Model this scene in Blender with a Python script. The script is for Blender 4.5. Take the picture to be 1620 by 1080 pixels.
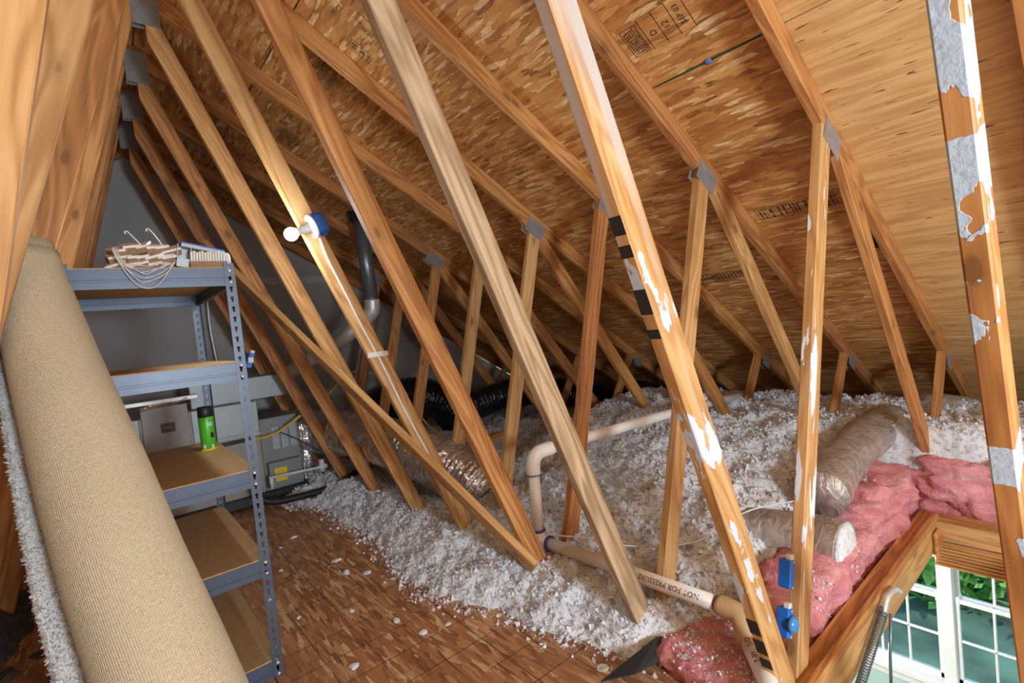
import bpy, bmesh, math, random
import numpy as np
from mathutils import Vector, Matrix

for o in list(bpy.data.objects):
    bpy.data.objects.remove(o, do_unlink=True)
scene = bpy.context.scene
col = scene.collection
random.seed(7)
rng = np.random.default_rng(7)

# ------------------------------------------------------------------ camera
# X runs across the roof (towards the eave), Y along the ridge, Z up; attic deck is z = 0
CAM = Vector((-0.3517, -0.6333, 1.3067))
YAW, PITCH, ROLL, FPX = 0.6868, -0.0422, 0.1002, 795.84
fw = Vector((math.sin(YAW) * math.cos(PITCH), math.cos(YAW) * math.cos(PITCH), math.sin(PITCH)))
r0 = Vector((math.cos(YAW), -math.sin(YAW), 0))
u0 = r0.cross(fw)
rt = r0 * math.cos(ROLL) - u0 * math.sin(ROLL)
up = u0 * math.cos(ROLL) + r0 * math.sin(ROLL)
cd = bpy.data.cameras.new('camera')
cam = bpy.data.objects.new('camera', cd)
col.objects.link(cam)
cd.sensor_width = 36.0
cd.lens = FPX / 1620 * 36.0
cd.clip_start = 0.02
cd.clip_end = 200
cam.matrix_world = Matrix(((rt.x, up.x, -fw.x, CAM.x), (rt.y, up.y, -fw.y, CAM.y),
                           (rt.z, up.z, -fw.z, CAM.z), (0, 0, 0, 1)))
scene.camera = cam

# ------------------------------------------------------------------ world, lights, exposure
scene.view_settings.view_transform = 'Standard'
scene.view_settings.look = 'None'
scene.view_settings.gamma = 1.0
scene.view_settings.use_curve_mapping = False
scene.view_settings.exposure = 0.0
world = bpy.data.worlds.new('world')
scene.world = world
world.use_nodes = True
wn = world.node_tree.nodes
wl = world.node_tree.links
wn.clear()
wo = wn.new('ShaderNodeOutputWorld')
wb = wn.new('ShaderNodeBackground')
sky = wn.new('ShaderNodeTexSky')
sky.sky_type = 'NISHITA'
sky.sun_elevation = math.radians(48)
sky.sun_rotation = math.radians(150)
sky.sun_disc = False
wb.inputs['Strength'].default_value = 0.45
wl.new(sky.outputs[0], wb.inputs['Color'])
wl.new(wb.outputs[0], wo.inputs['Surface'])


def light(name, kind, loc, energy, color, size, target=None):
    ld = bpy.data.lights.new(name, kind)
    ld.energy = energy
    ld.color = color
    if kind == 'AREA':
        ld.shape = 'DISK'
        ld.size = size
    elif kind == 'SUN':
        ld.angle = size
    else:
        ld.shadow_soft_size = size
    o = bpy.data.objects.new(name, ld)
    col.objects.link(o)
    o.location = loc
    if target is not None:
        o.rotation_euler = (Vector(target) - Vector(loc)).to_track_quat('-Z', 'Y').to_euler()
    return o


# the photographer's work light beside the camera, and the daylight sun outside
light('work_light', 'POINT', (0.20, -2.6, 1.25), 345, (0.79, 0.90, 1.0), 0.25)
light('room_lamp', 'POINT', (2.6, 0.9, -0.55), 130, (1.0, 0.98, 0.95), 0.12)  # unseen fill added in the room below to brighten the window frame
light('sun', 'SUN', (10, -5, 12), 3.0, (1.0, 0.95, 0.86), 0.02, (4, 3, -2))

# ------------------------------------------------------------------ numpy noise
def _hash(ix, iy, iz):
    h = (ix * 374761393 + iy * 668265263 + iz * 2147483647) & 0xffffffff
    h = ((h ^ (h >> 13)) * 1274126177) & 0xffffffff
    h = h ^ (h >> 16)
    return (h & 0xffff) / 65535.0


def vnoise(x, y, z=None):
    x = np.asarray(x, float)
    y = np.asarray(y, float)
    z = np.zeros_like(x) if z is None else np.asarray(z, float)
    xi, yi, zi = [np.floor(a).astype(np.int64) for a in (x, y, z)]
    fx, fy, fz = x - xi, y - yi, z - zi
    fx, fy, fz = [a * a * (3 - 2 * a) for a in (fx, fy, fz)]
    out = 0
    for dx in (0, 1):
        for dy in (0, 1):
            for dz in (0, 1):
                w = (fx if dx else 1 - fx) * (fy if dy else 1 - fy) * (fz if dz else 1 - fz)
                out = out + w * _hash(xi + dx, yi + dy, zi + dz)
    return out * 2 - 1


def fbm(x, y, z=None, o=4):
    s, a = 0, 1.0
    x = np.asarray(x, float)
    y = np.asarray(y, float)
    z = np.zeros_like(x) if z is None else np.asarray(z, float)
    for i in range(o):
        s = s + a * vnoise(x * 2**i + 17.3 * i, y * 2**i - 9.1 * i, z * 2**i + 3.7 * i)
        a *= 0.5
    return s


def smooth(t, a, b):
    t = np.clip((t - a) / (b - a), 0, 1)
    return t * t * (3 - 2 * t)


# ------------------------------------------------------------------ materials
class N:
    """tiny node-tree helper"""
    def __init__(self, name, rough=0.7, metal=0.0):
        self.m = bpy.data.materials.new(name)
        self.m.use_nodes = True
        self.t = self.m.node_tree
        self.t.nodes.clear()
        self.out = self.t.nodes.new('ShaderNodeOutputMaterial')
        self.b = self.t.nodes.new('ShaderNodeBsdfPrincipled')
        self.b.inputs['Roughness'].default_value = rough
        self.b.inputs['Metallic'].default_value = metal
        self.t.links.new(self.b.outputs[0], self.out.inputs['Surface'])

    def n(self, kind, **kw):
        nd = self.t.nodes.new(kind)
        for k, v in kw.items():
            setattr(nd, k, v)
        return nd

    def l(self, a, b):
        self.t.links.new(a, b)

    def val(self, sock, v):
        if isinstance(v, (int, float)):
            sock.default_value = v
        elif isinstance(v, (tuple, list)):
            sock.default_value = tuple(v) if len(sock.default_value) == len(v) else tuple(v) + (1,)
        else:
            self.l(v, sock)

    def coord(self, rnd=True, kind='Object'):
        tc = self.n('ShaderNodeTexCoord').outputs[kind]
        if not rnd:
            return tc
        oi = self.n('ShaderNodeObjectInfo')
        mm = self.n('ShaderNodeMath', operation='MULTIPLY')
        self.l(oi.outputs['Random'], mm.inputs[0])
        mm.inputs[1].default_value = 41.0
        va = self.n('ShaderNodeVectorMath', operation='ADD')
        self.l(tc, va.inputs[0])
        self.l(mm.outputs[0], va.inputs[1])
        return va.outputs[0]

    def rand(self):
        return self.n('ShaderNodeObjectInfo').outputs['Random']

    def map(self, v, scale=(1, 1, 1), rot=(0, 0, 0), loc=(0, 0, 0)):
        mp = self.n('ShaderNodeMapping')
        self.l(v, mp.inputs[0])
        mp.inputs['Scale'].default_value = scale
        mp.inputs['Rotation'].default_value = rot
        mp.inputs['Location'].default_value = loc
        return mp.outputs[0]

    def noise(self, v, s, d=3.0, r=0.55, dist=0.0):
        nd = self.n('ShaderNodeTexNoise')
        self.l(v, nd.inputs['Vector'])
        nd.inputs['Scale'].default_value = s
        nd.inputs['Detail'].default_value = d
        nd.inputs['Roughness'].default_value = r
        nd.inputs['Distortion'].default_value = dist
        return nd.outputs[0]

    def vor(self, v, s, feature='F1', out='Distance', rnd=1.0):
        nd = self.n('ShaderNodeTexVoronoi', feature=feature)
        self.l(v, nd.inputs['Vector'])
        nd.inputs['Scale'].default_value = s
        nd.inputs['Randomness'].default_value = rnd
        return nd.outputs[out]

    def math(self, op, a, b=0.0, clamp=False):
        nd = self.n('ShaderNodeMath', operation=op, use_clamp=clamp)
        self.val(nd.inputs[0], a)
        self.val(nd.inputs[1], b)
        return nd.outputs[0]

    def ramp(self, f, stops, interp='LINEAR'):
        nd = self.n('ShaderNodeValToRGB')
        cr = nd.color_ramp
        cr.interpolation = interp
        while len(cr.elements) > 1:
            cr.elements.remove(cr.elements[-1])
        for i, (p, c) in enumerate(stops):
            e = cr.elements[0] if i == 0 else cr.elements.new(p)
            e.position = p
            e.color = tuple(c) + (1,) if len(c) == 3 else c
        self.l(f, nd.inputs[0])
        return nd.outputs[0]

    def mix(self, f, a, b, mode='MIX'):
        nd = self.n('ShaderNodeMix', data_type='RGBA', blend_type=mode)
        self.val(nd.inputs[0], f)
        self.val(nd.inputs[6], a)
        self.val(nd.inputs[7], b)
        return nd.outputs[2]

    def sep(self, v):
        nd = self.n('ShaderNodeSeparateXYZ')
        self.l(v, nd.inputs[0])
        return nd.outputs

    def comb(self, x, y, z):
        nd = self.n('ShaderNodeCombineXYZ')
        self.val(nd.inputs[0], x)
        self.val(nd.inputs[1], y)
        self.val(nd.inputs[2], z)
        return nd.outputs[0]

    def bump(self, h, strength=0.4, dist=0.01):
        nd = self.n('ShaderNodeBump')
        nd.inputs['Strength'].default_value = strength
        nd.inputs['Distance'].default_value = dist
        self.l(h, nd.inputs['Height'])
        self.l(nd.outputs[0], self.b.inputs['Normal'])

    def color(self, c):
        self.val(self.b.inputs['Base Color'], c)
        return self.m

    def rough(self, r):
        self.val(self.b.inputs['Roughness'], r)


def plain(name, c, rough=0.6, metal=0.0, var=0.08, scale=18, bump=0.0):
    k = N(name, rough, metal)
    v = k.coord()
    n = k.noise(v, scale, 4)
    lo = tuple(x * (1 - var) for x in c)
    hi = tuple(min(1, x * (1 + var)) for x in c)
    if bump:
        k.bump(n, bump, 0.004)
    return k.color(k.ramp(n, [(0.3, lo), (0.7, hi)]))


def wood_color(k, v, pale, mid, dark, ring=26.0, knots=True):
    """grain along local X; returns colour socket and height"""
    body = k.noise(k.map(v, (0.75, 8, 8)), 1.0, 2.5, 0.5, 0.6)
    rings = k.math('SINE', k.math('MULTIPLY', body, ring * 2.2))
    rings = k.math('MULTIPLY_ADD', rings, 0.5)
    rings.node.inputs[2].default_value = 0.5
    streak = k.noise(k.map(v, (2.2, 70, 70)), 1.0, 4, 0.65)
    blot = k.noise(k.map(v, (1.3, 4, 4)), 1.0, 3)
    f = k.math('ADD', k.math('MULTIPLY', rings, 0.34), k.math('MULTIPLY', streak, 0.66))
    c = k.ramp(f, [(0.22, dark), (0.5, mid), (0.78, pale)])
    c = k.mix(k.ramp(blot, [(0.35, (0, 0, 0)), (0.75, (0.6, 0.6, 0.6))]), c,
              tuple(x * 0.62 for x in mid))
    r = k.rand()
    c = k.mix(k.math('MULTIPLY', r, 0.45), c, k.mix(0.5, c, mid, 'MULTIPLY'))
    if knots:
        d = k.vor(k.map(v, (3.6, 7.5, 7.5)), 1.0, rnd=1.0)
        kn = k.ramp(d, [(0.085, (1, 1, 1)), (0.12, (0, 0, 0))])
        c = k.mix(kn, c, (0.13, 0.045, 0.015))
        halo = k.ramp(d, [(0.09, (0.6, 0.6, 0.6)), (0.26, (0, 0, 0))])
        c = k.mix(halo, c, tuple(x * 0.55 for x in mid))
    return c, f


PAL = dict(orange=((0.72, 0.385, 0.14), (0.58, 0.265, 0.078), (0.32, 0.125, 0.034)),
           pale=((0.77, 0.495, 0.225), (0.65, 0.37, 0.135), (0.41, 0.205, 0.065)),
           red=((0.64, 0.315, 0.11), (0.50, 0.21, 0.062), (0.26, 0.09, 0.026)),
           grey=((0.68, 0.52, 0.345), (0.52, 0.36, 0.205), (0.25, 0.165, 0.09)))


def wood(name, pal):
    k = N(name, 0.62)
    c, h = wood_color(k, k.coord(), *PAL[pal])
    k.bump(h, 0.18, 0.003)
    return k.color(c)


M = {'orange': wood('pine_orange', 'orange'), 'pale': wood('pine_pale', 'pale'),
     'red': wood('pine_red', 'red'), 'grey': wood('pine_weathered', 'grey')}


def wood_painted(name, pal, paint, cover, scale, lo, hi, black=False, ends=None):
    """timber with smeared paint: mask is noise, thresholded; ends = (x ranges along the length that stay bare)"""
    k = N(name, 0.55)
    v = k.coord(False)
    c, h = wood_color(k, v, *PAL[pal], knots=not black)
    n = k.noise(k.map(v, scale), 1.0, 4, 0.5, 0.3)
    x = k.sep(v)[0]
    if ends:
        prof = k.ramp(k.math('DIVIDE', x, ends[-1][0]), [(p / ends[-1][0], (g, g, g)) for p, g in ends])
        n = k.math('ADD', n, k.math('SUBTRACT', prof, 0.5))
    m = k.ramp(n, [(lo, (0, 0, 0)), (hi, (1, 1, 1))])
    pv = k.noise(v, 60, 3)
    pc = k.mix(pv, paint, tuple(min(1, a * 1.15) for a in paint))
    c = k.mix(m, c, pc)
    hh = k.math('ADD', k.math('MULTIPLY', h, 0.25), k.math('MULTIPLY', m, k.math('ADD', pv, 0.6)))
    k.bump(hh, 0.55, 0.004)
    return k.color(c)


# along-length paint profiles are (metres from the top of the web, coverage)
M['paint_blue'] = wood_painted('pine_blue_paint', 'orange', (0.50, 0.65, 0.80), 1, (11, 17, 17), 0.50, 0.51,
                               ends=[(0.0, .62), (1.70, .62), (1.85, .62), (1.862, .40), (1.90, .40), (1.912, .67), (1.99, .65), (2.01, .44), (2.08, .45), (2.12, .36), (2.2, .38), (2.22, .48), (2.26, .36), (2.47, .28), (2.485, .82), (2.555, .80), (2.565, .32), (2.66, .36), (2.70, .47), (2.8, .38), (3.4, .3)])
M['paint_spots'] = wood_painted('pine_white_drips', 'pale', (0.70, 0.75, 0.82), 1, (6, 24, 24), 0.60, 0.61,
                                ends=[(0.0, .30), (1.55, .34), (1.75, .58), (1.95, .48), (2.15, .42), (2.4, .60), (2.6, .44), (2.9, .56), (3.3, .4)])
M['paint_post'] = wood_painted('pine_white_smears', 'pale', (0.70, 0.75, 0.82), 1, (5, 30, 30), 0.60, 0.61,
                               ends=[(0.0, .36), (.5, .46), (.8, .42), (1.15, .60), (1.35, .50), (1.6, .60), (1.9, .44), (2.1, .4)])
def spray_web():
    k = N('pine_whitewashed', 0.55)
    v = k.coord(False)
    c, h = wood_color(k, v, *PAL['pale'], knots=True)
    x = k.sep(v)[0]

    def prof(st):
        e = st[-1][0]
        return k.ramp(k.math('DIVIDE', x, e), [(p / e, (g, g, g)) for p, g in st])
    n1 = k.noise(k.map(v, (1.1, 26, 26)), 1.0, 4, 0.5, 0.3)
    w = k.ramp(k.math('ADD', n1, k.math('SUBTRACT', prof([(0.0, .64), (1.55, .62), (1.95, .44), (2.3, .34), (3.6, .2)]), .5)), [(.44, (0, 0, 0)), (.64, (.8, .8, .8))])
    c = k.mix(w, c, (0.50, 0.50, 0.50))
    n2 = k.noise(k.map(v, (7, 20, 20)), 1.0, 4, 0.55, 0.3)
    m = k.ramp(k.math('ADD', n2, k.math('SUBTRACT', prof([(0.0, .2), (1.98, .25), (2.02, .48), (2.12, .38), (2.2, .50), (2.28, .28), (2.42, .36), (2.47, .56), (2.62, .52), (2.68, .32), (2.8, .40), (2.95, .34), (3.0, .47), (3.12, .38), (3.6, .25)]), .5)), [(.50, (0, 0, 0)), (.515, (1, 1, 1))])
    c = k.mix(m, c, (0.58, 0.64, 0.72))
    k.bump(k.math('ADD', k.math('MULTIPLY', h, .25), m), 0.5, 0.003)
    return k.color(c)


M['white_wash'] = spray_web()


def osb(name, grid=False, floor=False):
    k = N(name, 0.6 if not floor else 0.42)
    v = k.coord(not floor)
    acc = None
    hgt = None
    specs = [((26, 7, 1), 0.1), ((30, 6, 1), 0.75), ((38, 8, 1), -0.55), ((34, 7, 1), 1.35), ((50, 9, 1), 0.35), ((62, 10, 1), -1.0)]
    warp = k.n('ShaderNodeVectorMath', operation='SCALE')
    nz = k.n('ShaderNodeTexNoise')
    k.l(v, nz.inputs['Vector'])
    nz.inputs['Scale'].default_value = 6.0
    nz.inputs['Detail'].default_value = 3.0
    k.l(nz.outputs['Color'], warp.inputs[0])
    warp.inputs['Scale'].default_value = 0.014
    va = k.n('ShaderNodeVectorMath', operation='ADD')
    k.l(v, va.inputs[0])
    k.l(warp.outputs[0], va.inputs[1])
    v2 = va.outputs[0]
    for i, (s, a) in enumerate(specs):
        mv = k.map(v2, s, (0, 0, a), (i * 3.1, i * 1.7, 0))
        cell = k.n('ShaderNodeTexVoronoi', feature='F1')
        k.l(mv, cell.inputs['Vector'])
        cell.inputs['Scale'].default_value = 1.0
        rv = k.sep(cell.outputs['Color'])
        if acc is None:
            acc, hgt = rv[0], rv[1]
        else:
            sel = k.math('GREATER_THAN', rv[2], 0.6)
            a2 = k.n('ShaderNodeMix', data_type='FLOAT')
            k.l(sel, a2.inputs[0])
            k.l(acc, a2.inputs[2])
            k.l(rv[0], a2.inputs[3])
            h2 = k.n('ShaderNodeMix', data_type='FLOAT')
            k.l(sel, h2.inputs[0])
            k.l(hgt, h2.inputs[2])
            k.l(rv[1], h2.inputs[3])
            acc, hgt = a2.outputs[0], h2.outputs[0]
    fine = k.noise(k.map(v2, (60, 14, 1), (0, 0, 0.25)), 2.0, 3, 0.7)
    f = k.math('ADD', k.math('MULTIPLY', acc, 0.66), k.math('MULTIPLY', fine, 0.42))
    if floor:
        st = [(0.13, (0.13, 0.048, 0.018)), (0.28, (0.34, 0.145, 0.06)), (0.56, (0.47, 0.215, 0.09)), (0.74, (0.57, 0.30, 0.135)), (0.83, (0.68, 0.44, 0.22)), (0.90, (0.78, 0.58, 0.34))]
    else:
        st = [(0.12, (0.15, 0.052, 0.015)), (0.26, (0.39, 0.162, 0.042)), (0.55, (0.55, 0.26, 0.073)), (0.74, (0.63, 0.335, 0.11)), (0.83, (0.72, 0.46, 0.20)), (0.91, (0.87, 0.70, 0.46))]
    c = k.ramp(f, st)
    if floor:
        big = k.noise(v, 1.1, 3)
        c = k.mix(k.ramp(big, [(0.4, (0, 0, 0)), (0.7, (0.5, 0.5, 0.5))]), c, (0.24, 0.115, 0.05))
    if grid:
        xyz = k.sep(v)
        jit = k.math('MULTIPLY', k.noise(v, 3.0, 2), 0.0)
        def line(s, off):
            t = k.math('ADD', k.math('DIVIDE', k.math('SUBTRACT', s, off), 0.1755), jit)
            fr = k.math('ABSOLUTE', k.math('SUBTRACT', k.math('FRACT', t), 0.5))
            return k.math('GREATER_THAN', fr, 0.4865)
        brk = k.ramp(k.noise(v, 7.0, 3), [(0.36, (0.1, 0.1, 0.1)), (0.52, (0.85, 0.85, 0.85))])
        g = k.math('MULTIPLY', k.math('MAXIMUM', line(xyz[0], 0.0495), line(xyz[1], 0.0525)), brk)
        c = k.mix(g, c, (0.05, 0.045, 0.03))
    k.bump(hgt, 0.35, 0.003)
    return k.color(c)


M['osb'] = osb('osb_sheathing')
M['osb_floor'] = osb('osb_deck', True, True)


def plywood():
    k = N('plywood', 0.55)
    v = k.coord(False)
    # grain runs along local Y (the ridge direction)
    body = k.noise(k.map(v, (9, 0.9, 1)), 1.0, 3, 0.5, 0.6)
    rings = k.math('SINE', k.math('MULTIPLY', body, 40))
    fine = k.noise(k.map(v, (120, 4, 1)), 1.0, 4, 0.6)
    f = k.math('ADD', k.math('MULTIPLY', k.math('MULTIPLY_ADD', rings, 0.5), 0.3), k.math('MULTIPLY', fine, 0.75))
    c = k.ramp(f, [(0.15, (0.44, 0.23, 0.075)), (0.45, (0.60, 0.355, 0.135)), (0.75, (0.72, 0.47, 0.20))])
    d = k.vor(k.map(v, (3.6, 1.5, 1)), 1.0)
    c = k.mix(k.ramp(d, [(0.04, (1, 1, 1)), (0.07, (0, 0, 0))]), c, (0.10, 0.025, 0.012))
    c = k.mix(k.ramp(d, [(0.06, (0.6, 0.6, 0.6)), (0.2, (0, 0, 0))]), c, (0.42, 0.19, 0.05))
    slit = k.noise(k.map(v, (60, 7, 1)), 1.0, 2, 0.6)
    sm = k.ramp(slit, [(0.665, (0, 0, 0)), (0.69, (1, 1, 1))])
    c = k.mix(sm, c, (0.16, 0.07, 0.02))
    k.bump(k.math('SUBTRACT', f, sm), 0.3, 0.003)
    return k.color(c)


M['ply'] = plywood()


def metal(name, c, rough, bump=None, scale=30, metalv=1.0):
    k = N(name, rough, metalv)
    v = k.coord()
    n = k.noise(v, scale, 3)
    k.rough(k.math('ADD', k.math('MULTIPLY', n, 0.25), rough - 0.12))
    if bump:
        k.bump(n, bump, 0.01)
    return k.color(k.ramp(n, [(0.3, tuple(a * 0.8 for a in c)), (0.7, c)]))


M['galv'] = metal('galvanized', (0.74, 0.76, 0.78), 0.36, metalv=0.35)
M['galv_dark'] = metal('galvanized_dark', (0.22, 0.26, 0.31), 0.33, metalv=0.6)
M['steel_blue'] = plain('shelf_enamel', (0.070, 0.100, 0.148), 0.38, 0.2, 0.1, 9)
M['steel_black'] = plain('dark_enamel', (0.02, 0.022, 0.027), 0.4)
M['zinc'] = metal('zinc', (0.80, 0.80, 0.80), 0.4, metalv=0.3)


def plate_mat():
    k = N('tooth_plate', 0.42, 0.45)
    v = k.coord(False)
    br = k.n('ShaderNodeTexBrick')
    k.l(k.map(v, (1, 1, 1)), br.inputs['Vector'])
    br.inputs['Scale'].default_value = 1.0
    br.inputs['Brick Width'].default_value = 0.016
    br.inputs['Row Height'].default_value = 0.0065
    br.inputs['Mortar Size'].default_value = 0.0022
    br.inputs['Mortar Smooth'].default_value = 0.6
    f = br.outputs['Fac']
    k.bump(f, 0.9, 0.004)
    n = k.noise(v, 20, 3)
    c = k.ramp(n, [(0.3, (0.46, 0.47, 0.48)), (0.7, (0.64, 0.65, 0.66))])
    return k.color(k.mix(k.math('MULTIPLY', f, 0.6), c, (0.14, 0.15, 0.16)))


M['plate'] = plate_mat()


def insul():
    k = N('blown_fibre', 0.95)
    v = k.coord(False)
    a = k.noise(v, 3.2, 5, 0.6)
    b = k.noise(v, 38, 4, 0.7)
    c = k.ramp(a, [(0.30, (0.76, 0.78, 0.82)), (0.48, (0.86, 0.90, 0.95)), (0.7, (0.92, 0.95, 1.0))])
    c = k.mix(k.ramp(b, [(0.34, (1, 1, 1)), (0.5, (0, 0, 0))]), c, (0.46, 0.46, 0.48))
    dirt = k.noise(v, 1.5, 4, 0.6)
    c = k.mix(k.ramp(dirt, [(0.5, (0, 0, 0)), (0.72, (0.45, 0.45, 0.45))]), c, (0.60, 0.50, 0.42))
    k.bump(k.noise(v, 70, 4, 0.7), 0.5, 0.02)
    return k.color(c)


M['insul'] = insul()
M['insul_dark'] = plain('old_dirty_fibre', (0.085, 0.068, 0.055), 0.95, 0, 0.5, 30, 0.8)


def pink():
    k = N('pink_fibre', 0.92)
    v = k.coord(False)
    a = k.noise(k.map(v, (3, 3, 9)), 1.6, 5, 0.65, 0.5)
    b = k.noise(v, 55, 4, 0.7)
    c = k.ramp(a, [(0.3, (0.58, 0.17, 0.18)), (0.5, (0.76, 0.31, 0.34)), (0.72, (0.87, 0.50, 0.53))])
    lint = k.noise(v, 11, 4, 0.7)
    c = k.mix(k.ramp(lint, [(0.63, (0, 0, 0)), (0.70, (0.85, 0.85, 0.85))]), c, (0.82, 0.80, 0.80))
    k.bump(k.math('ADD', a, k.math('MULTIPLY', b, 0.5)), 1.0, 0.02)
    return k.color(c)


M['pink'] = pink()


def foil(name, c, rough, warm=False):
    k = N(name, rough, 0.78 if not warm else 0.55)
    v = k.coord(False)
    w = k.noise(k.map(v, (16, 30, 16)), 1.0, 2, 0.5, 1.0)
    if warm:
        w = k.noise(k.map(v, (14, 16, 12)), 1.0, 4, 0.55, 1.4)
    k.bump(w, 0.5 if not warm else 0.55, 0.03)
    cc = k.ramp(w, [(0.3, tuple(a * 0.55 for a in c)), (0.6, c)])
    return k.color(cc)


M['foil'] = foil('duct_foil', (0.90, 0.89, 0.88), 0.20)
M['foil_warm'] = foil('duct_foil_warm', (0.62, 0.54, 0.48), 0.42, True)
M['foil_black'] = foil('duct_foil_black', (0.06, 0.06, 0.065), 0.25)
M['pvc'] = plain('pvc_plastic', (0.90, 0.86, 0.81), 0.38, 0, 0.06, 6)
M['abs_tan'] = plain('tan_plastic', (0.62, 0.42, 0.22), 0.5)
M['purple'] = plain('purple_primer', (0.10, 0.06, 0.32), 0.5)
M['white_plastic'] = plain('white_plastic', (0.70, 0.71, 0.72), 0.4, 0, 0.03)
M['blue_plastic'] = plain('blue_plastic', (0.012, 0.14, 0.62), 0.42, 0, 0.12)
M['black'] = plain('black_rubber', (0.013, 0.013, 0.014), 0.55)
M['ink'] = plain('ink', (0.022, 0.018, 0.014), 0.8)
M['cable_white'] = plain('cable_white', (0.76, 0.75, 0.72), 0.5)
M['cable_yellow'] = plain('cable_yellow', (0.70, 0.50, 0.08), 0.5)
M['gyp'] = plain('drywall_grey', (0.40, 0.385, 0.375), 0.85, 0, 0.10, 2.2)
M['tape'] = plain('drywall_tape', (0.52, 0.52, 0.53), 0.8, 0, 0.06, 5)
M['particle'] = plain('particle_board', (0.52, 0.34, 0.165), 0.7, 0, 0.12, 40)
M['cardboard'] = plain('cardboard', (0.30, 0.185, 0.10), 0.85, 0, 0.15, 30)
M['card_white'] = plain('white_board', (0.78, 0.77, 0.74), 0.7, 0, 0.06, 20)
M['sheet_metal'] = metal('sheet_metal', (0.42, 0.47, 0.50), 0.5, metalv=0.45)
M['cabinet'] = plain('cabinet_beige', (0.36, 0.325, 0.295), 0.5, 0.1, 0.08, 4)
M['cabinet_grey'] = plain('cabinet_grey', (0.24, 0.26, 0.26), 0.5, 0.15, 0.08, 4)
M['yellow'] = plain('yellow_label', (0.82, 0.66, 0.03), 0.6)
M['green'] = plain('green_can', (0.10, 0.58, 0.035), 0.35, 0.1, 0.15, 8)
M['window_white'] = plain('window_paint', (0.86, 0.87, 0.88), 0.4, 0, 0.02)
M['room_wall'] = plain('aqua_wall', (0.50, 0.68, 0.66), 0.8, 0, 0.03, 3)
M['room_floor'] = plain('room_floor', (0.42, 0.30, 0.2), 0.6)
M['ceiling_white'] = plain('ceiling_white', (0.7, 0.7, 0.68), 0.9)
M['grass'] = plain('lawn', (0.06, 0.12, 0.085), 0.9, 0, 0.9, 0.8)  # strong noise contrast paints sunlit patches into the grass colour
M['leaf'] = plain('leaf', (0.14, 0.36, 0.06), 0.7, 0, 0.5, 6)
M['bark'] = plain('bark', (0.12, 0.09, 0.06), 0.9, 0, 0.3, 10)


def glass():
    k = N('pane_glass', 0.02)
    k.b.inputs['Transmission Weight'].default_value = 1.0
    k.b.inputs['IOR'].default_value = 1.02
    k.b.inputs['Base Color'].default_value = (0.80, 0.90, 0.88, 1)
    return k.m


M['glass'] = glass()


def carpet_back():
    k = N('carpet_backing', 0.92)
    v = k.coord(False, 'UV')
    s = k.sep(v)
    j = k.math('MULTIPLY', k.noise(v, 9, 2), 3.0)
    a = k.math('SINE', k.math('ADD', k.math('MULTIPLY', s[0], 1250.0), j))
    b = k.math('SINE', k.math('ADD', k.math('MULTIPLY', s[1], 1050.0), j))
    w = k.math('MULTIPLY', k.math('ADD', a, 1.0), k.math('ADD', b, 1.0))
    n = k.noise(v, 120, 4, 0.7)
    h = k.math('ADD', k.math('MULTIPLY', w, 0.25), n)
    c = k.ramp(h, [(0.32, (0.40, 0.32, 0.19)), (0.62, (0.60, 0.51, 0.34)), (1.0, (0.70, 0.62, 0.45))])
    big = k.noise(v, 2.4, 3)
    c = k.mix(k.ramp(big, [(0.42, (0, 0, 0)), (0.7, (0.35, 0.35, 0.35))]), c, (0.50, 0.42, 0.27))
    k.bump(h, 0.55, 0.004)
    return k.color(c)


M['carpet_back'] = carpet_back()
M['carpet_pile'] = plain('carpet_pile', (0.66, 0.64, 0.62), 0.95, 0, 0.2, 160, 1.0)


def bulb_mat():
    k = N('bulb_glow', 0.4)
    k.b.inputs['Base Color'].default_value = (1, 1, 1, 1)
    k.b.inputs['Emission Color'].default_value = (0.93, 0.97, 1.0, 1)
    k.b.inputs['Emission Strength'].default_value = 14.0
    return k.m


M['bulb'] = bulb_mat()

# ------------------------------------------------------------------ object helpers
def link(o, parent=None):
    col.objects.link(o)
    if parent is not None:
        o.parent = parent
        o.matrix_parent_inverse = Matrix.Translation(-WLOC(parent))
    return o


def WLOC(o):
    v = Vector(o.location)
    p = o.parent
    if p is None:
        return v
    # parts under parts: all matrices below are given in world space
    return o.get('_w') and Vector(o['_w']) or v


def thing(name, loc, label, cat, group=None, kind=None):
    o = bpy.data.objects.new(name, None)
    o.empty_display_size = 0.05
    o.location = loc
    col.objects.link(o)
    tag(o, label, cat, group, kind)
    return o


def tag(o, label=None, cat=None, group=None, kind=None):
    if label:
        o['label'] = label
    if cat:
        o['category'] = cat
    if group:
        o['group'] = group
    if kind:
        o['kind'] = kind
    return o


def world_of(o):
    return WM.get(o.name, Matrix.Translation(o.location))


WM = {}


def put(name, me, mat, parent=None, mw=None, smooth_it=False):
    """link mesh as an object with world matrix mw, below parent if given"""
    o = bpy.data.objects.new(name, me)
    if mat is not None and not me.materials:
        me.materials.append(mat)
    mw = mw or Matrix.Identity(4)
    col.objects.link(o)
    if parent is not None:
        o.parent = parent
        o.matrix_parent_inverse = world_of(parent).inverted()
    o.matrix_basis = mw
    WM[o.name] = mw
    if smooth_it:
        for p in me.polygons:
            p.use_smooth = True
    return o


def mesh_from(name, V, F):
    me = bpy.data.meshes.new(name)
    me.from_pydata([tuple(v) for v in V], [], [tuple(f) for f in F])
    me.update()
    return me


def bm_mesh(name, bm):
    me = bpy.data.meshes.new(name)
    bm.normal_update()
    bm.to_mesh(me)
    bm.free()
    return me


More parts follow.
